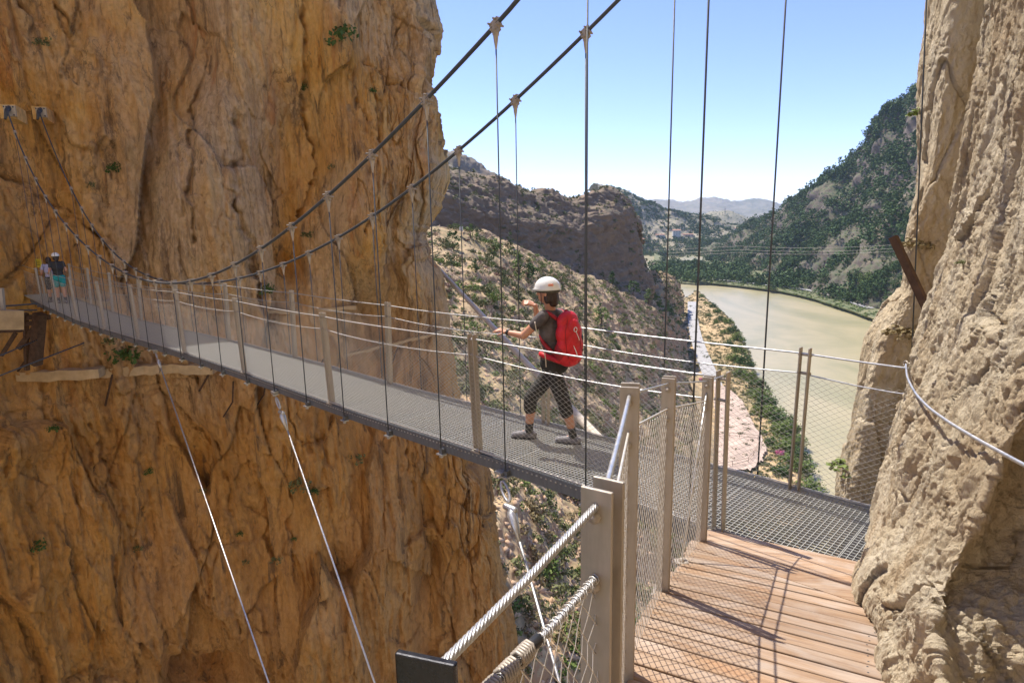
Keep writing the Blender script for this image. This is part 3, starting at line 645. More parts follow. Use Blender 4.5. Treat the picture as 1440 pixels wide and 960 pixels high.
for k in range(-3,25):
    c=bp(k,0,-.10); o=link('cross_beam',xb,bridge); o.matrix_local=Matrix.Translation(bl)@Matrix(((BD[0],-BN[0],0,c[0]),(BD[1],-BN[1],0,c[1]),(0,0,1,c[2]),(0,0,0,1)))
# main cables
for nm,f,c,w_ in (('near',fA,cA,.65),('far',fB,cB,-.65)):
    ss=np.linspace(-5.2,c[-1,0]+.1,140); L=[BP+BD*s+BN*w_+UP*zc(f,c,s) for s in ss]
    o=pt('main_cable',MB().tube(L,.021,10).me('main_cable',M['dark'],True)); tag(o,'thick dark main cable on the %s side of the deck'%nm)
# hanger: clamp + socket shared, rod of its own length
g=MB(); g.box((0,0,0),(.055,0,0),(0,.020,0),(0,0,.042)); 
for a in (-.035,.035):
    for b in (-.03,.03): g.tube([(a,-.05,b),(a,.05,b)],.010,6)
g.box((0,0,.05),(.03,0,0),(0,.012,0),(0,0,.02))
clampm=g.me('cable_clamp',M['steel'])
g=MB(); g.tube([(0,0,-.03),(0,0,-.06),(0,0,-.12),(0,0,-.20)],[.022,.026,.020,.007],8); g.tube([(0,-.035,-.045),(0,.035,-.045)],.011,6)
g.box((0,-.022,-.035),(.015,0,0),(0,.005,0),(0,0,.05)); g.box((0,.022,-.035),(.015,0,0),(0,.005,0),(0,0,.05))
sockm=g.me('rod_socket',M['steel'])
g=MB(); g.box((0,0,0),(.05,0,0),(0,.035,0),(0,0,.007)); g.box((0,0,-.02),(.015,0,0),(0,.015,0),(0,0,.018)); footm=g.me('deck_bracket',M['bright'])
for nm,f,c,w_ in (('near',fA,cA,.65),('far',fB,cB,-.65)):
    for s_ in range(-2,23):
        top=BP+BD*s_+BN*w_+UP*zc(f,c,s_); bot=bp(s_,w_,-.13)
        sl_=(zc(f,c,s_+.1)-zc(f,c,s_-.1))/.2; ax=BD+UP*sl_; ax/=np.linalg.norm(ax); ay=-BN; az=np.cross(ax,ay)
        L=top[2]-bot[2]
        h=link('hanger_rod',MB().tube([top-UP*.18,bot],.0075,6).me('hanger_rod',M['dark'],True),bridge); h.matrix_parent_inverse=Matrix.Translation(bl)
        k=link('cable_clamp',clampm,h); k.matrix_local=Matrix(((ax[0],ay[0],az[0],top[0]),(ax[1],ay[1],az[1],top[1]),(ax[2],ay[2],az[2],top[2]),(0,0,0,1)))
        k=link('rod_socket',sockm,h); k.matrix_local=Matrix.Translation(top)@Matrix(((BD[0],-BN[0],0,0),(BD[1],-BN[1],0,0),(0,0,1,0),(0,0,0,1)))
        k=link('deck_bracket',footm,h); k.matrix_local=Matrix.Translation(bot)@Matrix(((BD[0],-BN[0],0,0),(BD[1],-BN[1],0,0),(0,0,1,0),(0,0,0,1)))
# posts
def plate_post(parent,base,top,u,wd,sp,th=.012,rope=None):
    """two upright flat plates, u = fence direction"""
    u=np.array([u[0],u[1],0.]); u/=np.linalg.norm(u); v=np.array([-u[1],u[0],0]); base=np.array(base); top=np.array(top)
    cpost=thing('fence_post',None,None); cpost.parent=parent; 
    for s_ in (-1,1):
        a=base+u*sp/2*s_; b=top+u*sp/2*s_
        if s_>0: b=b+UP*.0
        g=MB(); g.box((a+b)/2,u*th/2,v*wd/2,(b-a)/2)
        bo=link('plate',g.me('plate',M['steel']),cpost)
        md=bo.modifiers.new('bevel','BEVEL'); md.width=.0025; md.segments=2
    g=MB(); 
    for h in (.06,.22): 
        q=top-UP*h; g=MB(); g.tube([q-u*(sp/2+.018),q+u*(sp/2+.018)],.012,8); link('rope_sleeve',g.me('rope_sleeve',M['steel'],True),cpost)

    g=MB(); g.box(base-UP*.0,u*(sp/2+.03),v*(wd/2+.02),UP*.006); link('base_plate',g.me('base_plate',M['steel']),cpost)
    return cpost
fn=thing('bridge_fence','wire net fence with paired flat posts on the near side of the bridge','fence'); ff=thing('bridge_fence','wire net fence with paired flat posts on the lake side of the bridge','fence')
HP=1.27
near_s=[-2.2,.49,3.45,6.26,9.05,12.01,14.85,17.8,20.3,22.6]; far_s=[-2.36,.51,3.66,6.66,9.64,12.7,15.72,18.6,21.2,23.8]
for s_ in near_s: plate_post(fn,bp(s_,.56,0),bp(s_,.60,HP),BD,.06,.075)
for s_ in far_s: plate_post(ff,bp(s_,-.56,0),bp(s_,-.60,HP),BD,.06,.075)
def rope_between(parent,fn_,ss,r,mat='bright',name='rope'):
    return link(name,MB().tube([fn_(s) for s in ss],r,8).me(name,M[mat],True),parent)
for par,w_,posts,s0 in ((fn,.60,near_s,-2.2),(ff,-.60,far_s,-3.75)):
    P_=sorted(posts+[s0,25.0]); 
    def sag(s,a,P_=P_):
        k=max(0,min(len(P_)-2,int(np.searchsorted(P_,s,side='right'))-1)); t=(s-P_[k])/(P_[k+1]-P_[k]+1e-9); return -a*4*t*(1-t)
    ss=np.linspace(s0,25.0,120)
    rope_between(par,lambda s:bp(s,w_,HP-.05+sag(s,.015)),ss,.008)
    rope_between(par,lambda s:bp(s,w_,HP-.22+sag(s,.05)),ss,.006)
    rope_between(par,lambda s:bp(s,w_,.03),ss,.005,'net')
def netmesh(name,mapf,U,Vh,cu,cv,r,parent,step=1,knots=False,mat='net'):
    nu=int(U/(cu/2)); nv=int(round(Vh/(cv/2)));nv-=nv%step
    A_=[];B_=[]
    for d_ in (1,-1):
        i,j=np.meshgrid(np.arange(-nv,nu+nv+1),np.arange(0,nv,step),indexing='ij'); i=i.ravel();j=j.ravel()
        m=((i+j)%2==0) if step%2 else ((i-d_*j)%2==0)
        m=((i-d_*j)%2==0)
        i,j=i[m],j[m]; i2=i+d_*step; j2=j+step
        k=(np.minimum(i,i2)>=0)&(np.maximum(i,i2)<=nu); i,j,i2,j2=i[k],j[k],i2[k],j2[k]
        A_.append(mapf(i/nu*U,j/nv)); B_.append(mapf(i2/nu*U,j2/nv))
    A_=np.concatenate(A_);B_=np.concatenate(B_); V,Fc=segs(A_,B_,r)
    o=link(name,mesh(name,V,Fc,M[mat]),parent); tag(o,kind='stuff')
    if knots:
        i,j=np.meshgrid(np.arange(0,nu+1),np.arange(0,nv+1),indexing='ij'); i=i.ravel();j=j.ravel(); m=(i+j)%2==0; c=mapf(i[m]/nu*U,j[m]/nv)
        e=np.array([(1,0,0),(-1,0,0),(0,1,0),(0,-1,0),(0,0,1.4),(0,0,-1.4)])*knots
        V=(c[:,None,:]+e[None]).reshape(-1,3); f=np.array([(0,2,4),(2,1,4),(1,3,4),(3,0,4),(2,0,5),(1,2,5),(3,1,5),(0,3,5)])
        Fc=(np.arange(len(c))[:,None,None]*6+f[None]).reshape(-1,3)
        o=link('net_knots',mesh('net_knots',V,Fc,M[mat]),parent); tag(o,kind='stuff')
def bnet(w_,s0):
    def f(u,v):
        return BP+BD*(s0+u)[:,None]+BN*w_+UP*(zd(s0+u)+.03+v*(HP-.27+.0))[:,None]
    return f
netmesh('wire_net',bnet(.60,-2.2),27.2,1.0,.075,.048,.0011,fn,1)
netmesh('wire_net',bnet(-.60,-3.75),28.7,1.0,.075,.048,.0013,ff,1)
# guy rods
def guy(p0,p1,lab,big=1.0):
    a=np.array(p0);b=np.array(p1); d_=(b-a);L=np.linalg.norm(d_);d_/=L
    t=link('guy_rod',MB().tube([a+d_*.42*big,a+d_*L*2.2],.013,8).me('guy_rod',M['bright'],True),bridge); t.matrix_parent_inverse=Matrix.Translation(bl); tag(t,lab)
    g=MB(); g.tube([a+d_*(.26*big),a+d_*(.30*big),a+d_*.36*big,a+d_*.48*big],[.022*big,.036*big,.030*big,.014],10); g.cap(a+d_*.25*big-BD*.04*big,a+d_*.25*big+BD*.04*big,.022*big,.022*big)
    link('rod_socket',g.me('rod_socket',M['bright'],True),t)
    v=np.cross(d_,BD); v/=np.linalg.norm(v); lp=[]
    for k in range(17):
        an=2*math.pi*k/16; q=a+d_*(.13*big)+d_*math.cos(an)*.075*big*(1 if True else 1)+BD*math.sin(an)*.034*big; lp.append(q)
    link('shackle_link',MB().tube(lp,.010*big,8).me('shackle_link',M['bright'],True),t)
    g=MB(); g.box(a+UP*.02,BD*.05,BN*.045,UP*.012); g.cap(a+d_*.03-BN*.03,a+d_*.03+BN*.03,.014,.014); link('eye_plate',g.me('eye_plate',M['bright']),t)
guy(bp(.07,.65,-.12),aty(787,960,4.5),'steel guy rod dropping from the bridge under the hiker',1.5)
guy(bp(5.0,.65,-.12),aty(527,960,7.2),'middle steel guy rod below the bridge deck',1.35); guy(bp(10.6,.65,-.12),aty(378,960,9.0),'leftmost long steel guy rod, dark above and bright below')
# cable anchors in the cliff
for (px_,py_,yy,lab) in ((10,155,21.7,'leftmost square steel cable anchor bolted to the cliff'),(55,157,24.2,'square steel cable anchor on the cliff, right of its twin')):
    q=aty(px_,py_,yy); t=thing('cable_anchor',lab,'cable anchor',tuple(q),'cable anchors on the cliff')
    g=MB(); g.box((-.06,.20,0),(.17,.04,0),(-.02,.05,0),(0,0,.17)); link('anchor_plate',g.me('anchor_plate',M['steel']),t)
    g=MB(); g.box((-.45,.85,0),(.22,.07,0),(-.28,.6,0),(0,0,.23)); link('concrete_block',g.me('concrete_block',M['cliffpad']),t)
    g=MB(); g.tube([(.0,-.15,-.3),(-.05,.05,0),(-.06,.2,.1)],[.04,.07,.09],10); link('cable_socket',g.me('cable_socket',M['dark'],True),t)
    g=MB(); 
    for i in (-.13,.13):
        for j in (-.13,.13): g.ball(np.array([-.06,.15,0])+np.array([i,i*.2,j]),.03,6,4)
    bo=link('bolt_head',g.me('bolt_head',M['dark']),t); tag(bo,kind='stuff')
# ================================================================ WOODEN WALKWAY
def ramp_z(x,y): return -1.335-.215*(.44*x+.9*y)
RN=np.array([.215*.44,.215*.9,1.]);RP=np.array([0,0,-1.335])
def onramp(px,py): r=ray(px,py); return r*(RP@RN)/(r@RN)
walk=thing('plank_walkway','sloping walkway of reddish brown planks between net fence and rock wall','walkway')
Lpx=[(998,742),(985,752),(968,762),(962,778),(958,792),(940,806),(934,820),(918,836),(909,852),(900,868),(890,886),(886,905),(884,930),(878,970),(860,1060),(830,1200)]
Rpx=[(1235,822),(1245,835),(1236,850),(1242,865),(1250,880),(1244,896),(1240,912),(1240,930),(1236,945),(1262,955),(1268,975),(1300,1040),(1380,1150),(1480,1300)]
Lw=np.array([onramp(*p) for p in Lpx]); Rw=np.array([onramp(*p) for p in Rpx])
e0=onramp(1240,895)-onramp(940,822); e0/=np.linalg.norm(e0); t0v=np.cross(RN/np.linalg.norm(RN),e0)
if t0v[1]<0:t0v=-t0v
nrm=RN/np.linalg.norm(RN)
def edge_at(Pl,tq,side):
    t=Pl@t0v; e=Pl@e0; o_=np.argsort(t); return np.interp(tq,t[o_],e[o_])
org=Lw[0]; tmax=(Rw@t0v).max(); tmax=Lw[0]@t0v; tm=-.3; pitch=.122; k=0; tt_=tmax-.03
nzc=float(RP@nrm)
rr=random.Random(3)
while tt_>tm:
    a0=max(edge_at(Lw,tt_,0),edge_at(Lw,tt_-pitch,0)) if False else edge_at(Lw,tt_-pitch/2,0); 
    b0=edge_at(Rw,tt_-pitch/2,1)+.02+rr.uniform(-.01,.01)
    wdt=pitch-rr.uniform(.008,.014)-(.014 if k%4==3 else 0); L=b0-a0; hz=rr.uniform(-.002,.002)
    g=MB(); g.box((L/2,0,-.016),(L/2,0,0),(0,wdt/2,0),(0,0,.016)); me_=g.me('plank',M['wood'])
    o=link('plank',me_,walk); c=e0*a0+t0v*(tt_-pitch/2)+nrm*(nzc+hz); rot=rr.uniform(-.004,.004)+max(0,(6-k))*-.012*(k<6)
    ex_=e0*math.cos(rot)+t0v*math.sin(rot); ey_=np.cross(nrm,ex_)
    o.matrix_world=Matrix(((ex_[0],ey_[0],nrm[0],c[0]),(ex_[1],ey_[1],nrm[1],c[1]),(ex_[2],ey_[2],nrm[2],c[2]),(0,0,0,1)))
    md=o.modifiers.new('bevel','BEVEL'); md.width=.006; md.segments=3
    # screws
    if k<16:
        g=MB()
        for f_ in (.06,L-.08):
            for yy in (-wdt*.28,wdt*.28): g.tube([(f_,yy,-.001),(f_,yy,.0012)],.0045,6)
        link('screw',g.me('screw',M['dark']),o)
    tt_-=pitch; k+=1
# long triangular end boards next to the grating
for (a,b,c_,d_) in (((1003,748),(1212,812),(1207,827),(990,757)),((988,759),(1206,829),(1206,848),(970,768))):
    Q=[onramp(*q)+nrm*.004 for q in (a,b,c_,d_)]; 
    V=Q+[q-nrm*.03 for q in Q]; g=MB().add(V,[(0,3,2,1),(4,5,6,7),(0,1,5,4),(1,2,6,5),(2,3,7,6),(3,0,4,7)]); o=link('plank',g.me('plank',M['wood']),walk); tag(o,'long tapering end board beside the steel grating')
g=MB()
for f_ in (.12,.85): 
    g.bar(e0*(Lw[6]@e0+f_)+t0v*.3+nrm*(nzc-.08),e0*(Lw[2]@e0+f_*.8)+t0v*tmax+nrm*(nzc-.08),.06,.09)
link('joist',g.me('joist',M['beam']),walk)
def nv0(v): return np.asarray(v)/np.linalg.norm(v)
# ---- walkway fence
wf=thing('walkway_fence','net fence of tall paired steel plates and twisted ropes beside the planks','fence')
T=[atz(600,924,-.585),atz(848,684,-.56),atz(886,541,-.60),atz(941,530,-.81),atz(996,529,-1.05)]
T[1]=aty(848,680,1.24)
wd_=[.075,.072,.070,.068,.066]
ends=[T[1]-T[0],T[1]-T[0],T[2]-T[1],T[3]-T[2],T[4]-T[3]]
Bs=[]
for k,(t_,u_) in enumerate(zip(T,ends)):
    if k==0: Bs.append(None); continue
    b=np.array([t_[0],t_[1],ramp_z(t_[0],t_[1])-.02]); 
    if k==2: b[0]-=.0
    Bs.append(b); pp=plate_post(wf,b,t_,u_,wd_[k],[.055,.06,.06,.05,.05][k],.010)
    if k==0: 
        for ch in pp.children:
            pass
qa,qb=atz(557,914,-.60),atz(642,932,-.60); dq=nv0(qb-qa); nq=np.array([dq[1],-dq[0],0]); g=MB(); g.box((qa+qb)/2-UP*.6,(qb-qa)/2,nq*.006,UP*.6)
o=link('end_plate',g.me('end_plate',M['plate']),wf); md=o.modifiers.new('bevel','BEVEL'); md.width=.003; md.segments=2
def twisted(parent,Pp,r,lay,name='rope',mat='bright'):
    Pp=np.array(Pp); L=np.concatenate([[0],np.cumsum(np.linalg.norm(np.diff(Pp,axis=0),axis=1))]); n_=int(L[-1]/.006)+2
    s=np.linspace(0,L[-1],n_); Q=np.stack([np.interp(s,L,Pp[:,i]) for i in range(3)],1); Tn=np.gradient(Q,axis=0);Tn/=np.linalg.norm(Tn,axis=1)[:,None]
    x=np.cross(Tn,UP);x/=np.linalg.norm(x,axis=1)[:,None];y=np.cross(x,Tn); g=MB()
    for k in range(7):
        a=s/lay*2*math.pi+k*2*math.pi/7; g.tube(Q+(x*np.cos(a)[:,None]+y*np.sin(a)[:,None])*r*.62,r*.40,5,False)
    g.tube(Q,r*.7,6); return link(name,g.me(name,M[mat],True),parent)
h1=UP*.035; h2=UP*.19
def offp(k,side=1):
    u_=ends[k]/np.linalg.norm(ends[k]); return u_*.03*side
twisted(wf,[T[0]-h1+offp(0),(T[0]+T[1])/2-h1-UP*.004,T[1]-h1-offp(1)],.0085,.075)
rope_between(wf,lambda s:(T[1]*(1-s)+T[2]*s)-h1-UP*.008*4*s*(1-s),np.linspace(0,1,12),.008)
rope_between(wf,lambda s:(T[2]*(1-s)+T[3]*s)-h1,np.linspace(0,1,8),.005)
rope_between(wf,lambda s:(T[3]*(1-s)+T[4]*s)-h1,np.linspace(0,1,8),.005)
rope_between(wf,lambda s:(T[4]*(1-s)+bp(-2.2,.6,HP)*s)-h1,np.linspace(0,1,8),.005)
# lower rope with the net laced on
a_=aty(698,960,.84); b_=T[1]-offp(1)-UP*.20; mid_=(a_+b_)/2-UP*.006; far0=a_+(a_-b_)*.5
twisted(wf,[far0,a_,mid_,b_],.0075,.06)
LR=[a_*(1-t)+b_*t-UP*.006*4*t*(1-t) for t in np.linspace(-.5,1,40)]
# lashing of turned wire and black tape near the lower end
g=MB(); 
for c_,m_ in ((.16,'net'),(.03,'net'),(-.1,'net')):
    q=a_*(1-c_)+b_*c_; dv=(b_-a_)/np.linalg.norm(b_-a_); x=np.cross(dv,UP);x/=np.linalg.norm(x);y=np.cross(x,dv)
    L=[q+dv*(k*.0011)+(x*math.cos(k*.9)+y*math.sin(k*.9))*.0135 for k in range(0,42)]; g.tube(L,.0036,5)
link('wire_lashing',g.me('wire_lashing',M['steel'],True),wf)
q=a_*.72+b_*.28; dv=(b_-a_)/np.linalg.norm(b_-a_); link('tape_wrap',MB().tube([q-dv*.025,q+dv*.025],.011,10).me('tape_wrap',M['black'],True),wf)
L=[LR[int(i)]+np.array([.012*math.sin(i*2.2),.0,.012*math.cos(i*2.2)]) for i in np.linspace(8,39,32)]
g=MB()
for i in range(10,39,2):
    c_=LR[i]; dv=(b_-a_)/np.linalg.norm(b_-a_); x=np.cross(dv,UP);x/=np.linalg.norm(x);y=np.cross(x,dv)
    g.tube([c_+dv*(k*.0016-.008)+(x*math.cos(k*.8)+y*math.sin(k*.8))*.0105 for k in range(12)],.0014,4)
link('lacing',g.me('lacing',M['net'],True),wf)
# nets between the walkway posts
fpts=[Bs[1],Bs[2],Bs[3],Bs[4]]; tops=[T[1]-UP*.17,T[2]-UP*.17,T[3]-UP*.17,T[4]-UP*.17]
cum=np.concatenate([[0],np.cumsum([np.linalg.norm((b-a)[:2]) for a,b in zip(fpts[:-1],fpts[1:])])])
def wnet(u,v):
    b=np.stack([np.interp(u,cum,[p[i] for p in fpts]) for i in range(3)],1); t=np.stack([np.interp(u,cum,[p[i] for p in tops]) for i in range(3)],1)
    sg=np.abs(np.sin(u*7.0))*.02*v; r=b*(1-v)[:,None]+t*v[:,None]; r[:,2]-=sg; return r+np.array([.0,0,.02])*(1-v)[:,None]
netmesh('wire_net',wnet,cum[-1],.98,.062,.072,.0019,wf,1,.0040)
base0=[np.array([p[0],p[1],-1.62]) for p in (far0,b_)]
def wnet0(u,v):
    t=u/np.linalg.norm((b_-far0)[:2]); top=far0[None]*(1-t)[:,None]+b_[None]*t[:,None]; bot=top.copy(); bot[:,2]=-1.70; bot[:,0]+=.05
    k=(1-v)+.0; r=top*v[:,None]+bot*(1-v)[:,None]; r[:,0]+=.004*np.sin(u*60+v*30); r[:,1]+=.01*np.sin(v*9); return r
netmesh('wire_net',wnet0,float(np.linalg.norm((b_-far0)[:2])),1.1,.052,.080,.0014,wf,1,.0028)
top_=lambda s:np.array([np.interp(s*cum[-1],cum,[p[i] for p in tops]) for i in range(3)])-UP*(.05*abs(math.sin(s*cum[-1]*math.pi/.95)))*0
rope_between(wf,top_,np.linspace(0,1,30),.005,'net')
st_a=T[4]-UP*.06; st_b=onramp(958,790)
link('stay_rope',MB().tube([st_a,(st_a+st_b)/2-UP*.015,st_b],.008,8).me('stay_rope',M['bright'],True),wf)
g=MB(); g.ball(st_b+UP*.01,(.02,.02,.02),8,6); g.box(st_b+UP*.004,(.04,0,0),(0,.03,0),(0,0,.005)); link('stay_foot',g.me('stay_foot',M['steel']),wf)
# thick dark plate end at the bottom left (first post seen end on)
# iron bar sticking out of the rock
a=aty(1256,333,5.2); b=aty(1312,452,4.9); o=link('iron_bar',MB().bar(a,b,.055,.055).me('iron_bar',M['rust'])); tag(o,'rusty iron bar slanting out of the rock on the right','iron bar')
# thin vertical wire in front of the buttress
a=aty(1303,0,5.6);b=aty(1283,480,5.6); a2=a+(a-b)*.6
o=link('wire',MB().tube([a2,b+(b-a)*.25],.006,6).me('wire',M['dark'],True)); tag(o,'thin vertical wire hanging in front of the rock buttress','wire')
# ================================================================ PEOPLE
def blob(mb,name,mat,parent,vox=.010,sm=4):
    me0=mb.me(name,mat,True); t=bpy.data.objects.new('tmp',me0); C.objects.link(t)
    m=t.modifiers.new('r','REMESH'); m.mode='VOXEL'; m.voxel_size=vox; m.use_smooth_shade=True
    s=t.modifiers.new('s','SMOOTH'); s.factor=.5; s.iterations=sm
    dg=bpy.context.evaluated_depsgraph_get(); me=bpy.data.meshes.new_from_object(t.evaluated_get(dg)); me.name=name
    bpy.data.objects.remove(t); bpy.data.meshes.remove(me0)
    me.materials.clear(); me.materials.append(mat); me.polygons.foreach_set('use_smooth',np.ones(len(me.polygons),bool))
    return link(name,me,parent)
def nv(v): v=np.asarray(v,float); return v/np.linalg.norm(v)
def hand(g,wr,dr,palm_n,side,curl=.35,sc=1.0):
    """palm with four bent fingers and a thumb; dr along the hand, palm_n out of the palm"""
    dr=nv(dr); pn=nv(palm_n-np.dot(palm_n,dr)*dr); ac=np.cross(dr,pn)*side
    c=wr+dr*.045*sc
    for k in (-1.2,-.4,.4,1.2): g.cap(wr+dr*.012*sc+ac*k*.010*sc,wr+dr*.085*sc+ac*k*.020*sc,.014*sc,.0125*sc,8)
    for k,(o_,L) in enumerate(((.033,.070),(.011,.080),(-.011,.074),(-.032,.058))):
        a=wr+dr*.088*sc+ac*o_*sc; cu=curl*(1+.15*k); d1=nv(dr*math.cos(cu)+pn*math.sin(cu)+ac*o_*3); d2=nv(dr*math.cos(cu*2)+pn*math.sin(cu*2)+ac*o_*3)
        b=a+d1*L*.5*sc; g.cap(a,b,.0095*sc,.0088*sc,8); g.cap(b,b+d2*L*.5*sc,.0088*sc,.0072*sc,8)
    a=wr+dr*.028*sc+ac*.028*sc; d1=nv(dr*.6+ac*.8+pn*.25); b=a+d1*.038*sc; g.cap(a,b,.013*sc,.0105*sc,8); g.cap(b,b+nv(dr*.85+ac*.4+pn*.35)*.03*sc,.0105*sc,.008*sc,8)
def person(label,J,f,cfg,hands,vox=.008):
    f=nv(f); f0=f; hf=nv(J.get('hf',f)); l=np.array([-f[1],f[0],0.]); u=UP; t=thing('person',label,'person',tuple((J['aL']+J['aR'])/2*np.array([1,1,0])+np.array([0,0,J['z']])),cfg.get('group'))
    t0=Vector(t.location); R=np.stack([f,l,u],1)
    class T:  # children use world coordinates
        pass
    def fix(o): o.matrix_parent_inverse=Matrix.Translation(-t0); return o
    pel=(J['hL']+J['hR'])/2; nk=J['neck']; hd=J['head']; ch=pel*.35+((J['sL']+J['sR'])/2)*.65; wa=pel*.72+nk*.28
    g=MB()
    g.ball(pel+u*.02,(.115,.165,.12),16,10,R); g.ball(wa,(.10,.135,.13),16,10,R); g.ball(ch,(.115,.165,.17),16,10,R); g.ball((J['sL']+J['sR'])/2-u*.01,(.085,.16,.07),14,8,R)
    g.cap((J['sL']+J['sR'])/2,hd-u*.06,.058,.052,12)
    for s_ in 'LR':
        sg=1 if s_=='L' else -1
        g.cap(J['s'+s_],J['e'+s_],.052,.040); g.cap(J['e'+s_],J['w'+s_],.040,.026)
        h=J['h'+s_]; k=J['k'+s_]; a=J['a'+s_]
        g.cap(h,k,.088,.055,14); mid=k*.65+a*.35; g.cap(k,mid-f*.012,.054,.056,12); g.cap(mid-f*.012,a,.056,.036,12)
        g.cap(a-u*.02,a+J.get('toe'+s_,f)*.14-u*.055,.036,.03)
        hand(g,J['w'+s_],*hands[s_],sg)
    # head with face
    f=hf; l=np.array([-f[1],f[0],0.]); Rt=R; R=np.stack([f,l,u],1)
    g.ball(hd,(.098,.078,.118),18,12,R); g.ball(hd+f*.045-u*.055,(.055,.055,.055),12,8,R)   # skull, jaw
    g.cap(hd+f*.095+u*.005,hd+f*.115-u*.025,.009,.014,8)                                      # nose
    g.ball(hd+f*.092-u*.055,(.014,.026,.011),8,6,R)                                           # mouth
    for sg in (1,-1):
        g.ball(hd+l*sg*.080-u*.01-f*.01,(.018,.010,.030),8,6,R); g.ball(hd+f*.085+l*sg*.032+u*.012,(.012,.015,.010),8,6,R)
    fix(blob(g,'body',M['skin'],t,vox,3))
    g=MB(); 
    for sg in (1,-1): g.ball(hd+f*.096+l*sg*.032+u*.010,(.006,.010,.006),8,6,R)
    fix(link('eyes',g.me('eyes',M['black'],True),t))
    # shirt
    f=f0; l=np.array([-f[1],f[0],0.]); R=Rt
    g=MB(); g.ball(wa,(.115,.152,.15),16,10,R); g.ball(ch,(.130,.182,.185),16,10,R); g.ball((J['sL']+J['sR'])/2-u*.01,(.10,.172,.082),14,8,R); g.ball(pel+u*.07,(.122,.165,.10),14,8,R)
    for s_ in 'LR': g.cap(J['s'+s_],J['s'+s_]*.58+J['e'+s_]*.42,.066,.062)
    fix(blob(g,'shirt',M[cfg['shirt']],t,.010,4))
    # shorts
    g=MB(); g.ball(pel+u*.03,(.130,.178,.125),16,10,R); g.ball(pel-u*.05,(.12,.165,.10),16,10,R)
    for s_ in 'LR':
        h,k,a=J['h'+s_],J['k'+s_],J['a'+s_]; e_=cfg['leg']; q=k*(1-e_)+a*e_ if e_>=0 else k*(1+e_)-h*e_
        if e_>=0: g.cap(h,k,.104,.075,14); g.cap(k,q,.075,.072,12)
        else: g.cap(h,q,.108,.092,14)
    fix(blob(g,'shorts',M[cfg['short']],t,.010,3))
    if cfg.get('hip'):
        g=MB(); g.ball(pel+u*.04,(.137,.185,.085),18,10,R); fix(blob(g,'hip_cloth',M[cfg['hip']],t,.010,3))
    # shoes and socks
    for s_ in 'LR':
        a=J['a'+s_]; d_=nv(J.get('toe'+s_,f)); sl=np.array([-d_[1],d_[0],0]); Rs=np.stack([d_,sl,u],1); z0=J['z']
        if s_=='L' and J.get('lift',0): pass
        b=np.array([a[0],a[1],z0])
        g=MB(); g.cap(b-d_*.045+u*.052,b+d_*.03+u*.058,.046,.048); g.cap(b+d_*.03+u*.055,b+d_*.165+u*.040,.047,.036); g.cap(b+u*.06,a+u*.005,.046,.042)
        sh=fix(blob(g,'shoe',M['shoe'],t,.008,2))
        g=MB(); V=[]; n_=20
        for hh in (0,.022):
            for i in range(n_):
                an=2*math.pi*i/n_; V.append(b+d_*(.06+.145*math.cos(an))+sl*(.047*math.sin(an)*(1+.12*math.cos(an)))+u*hh)
        g.add(V,[(i,(i+1)%n_,n_+(i+1)%n_,n_+i) for i in range(n_)]+[tuple(range(n_))[::-1],tuple(range(n_,2*n_))]); so_=link('sole',g.me('sole',M['black']),sh)
        k=J['k'+s_]; g=MB(); g.tube([a-u*.02,a*.86+k*.14,a*.72+k*.28],[.044,.043,.051],14); fix(link('sock',g.me('sock',M['sock'],True),t))
    # hair
    f=hf; l=np.array([-f[1],f[0],0.]); R=np.stack([f,l,u],1)
    g=MB(); g.ball(hd-f*.03+u*.01,(.088,.088,.115),16,10,R); g.ball(hd-f*.062-u*.055,(.062,.080,.075),14,8,R); g.ball(hd-f*.07-u*.11,(.045,.062,.04),12,8,R)
    for sg in (1,-1): g.ball(hd-f*.02+l*sg*.066-u*.05,(.038,.022,.065),10,8,R)
    fix(blob(g,'hair',M['hair'],t,.008,2))
    # helmet
    if cfg.get('bare'): return t,Rt,fix
    V=[];Fc=[];nu,nvv=28,9; hc=hd+u*.045
    for i in range(nvv+1):
        th=math.pi/2*i/nvv*1.0
        for k in range(nu):
            a=2*math.pi*k/nu; rx=.140; ry=.118; rz=.118
            V.append(hc+R@np.array([rx*math.sin(th)*math.cos(a),ry*math.sin(th)*math.sin(a),rz*math.cos(th)]))
    for k in range(nu):
        a=2*math.pi*k/nu; V.append(hc+R@np.array([.146*math.cos(a)+(.030 if math.cos(a)>0.2 else 0)*math.cos(a),.124*math.sin(a),-.018-.006*math.cos(a)]))
    for k in range(nu):
        a=2*math.pi*k/nu; V.append(hc+R@np.array([.122*math.cos(a),.104*math.sin(a),-.014]))
    for i in range(nvv+2):
        for k in range(nu): Fc.append((i*nu+k,i*nu+(k+1)%nu,(i+1)*nu+(k+1)%nu,(i+1)*nu+k))
    he=fix(link('helmet',MB().add(V,Fc).me('helmet',M['helmet'],True),t))
    g=MB(); 
    for i in range(26):
        a=2*math.pi*i/26; 
    ring=[hc+R@np.array([.121*math.cos(a),.103*math.sin(a),-.030]) for a in np.linspace(0,2*math.pi,26)]
    link('headband',MB().tube(ring,.012,6).me('headband',M['belt'],True),he)
    for sg in (1,-1):
        link('chin_strap',MB().tube([hc+R@np.array([.03,sg*.108,-.02]),hd+R@np.array([.035,sg*.088,-.05]),hd+R@np.array([.06,sg*.03,-.135])],.005,6).me('chin_strap',M['black'],True),he)
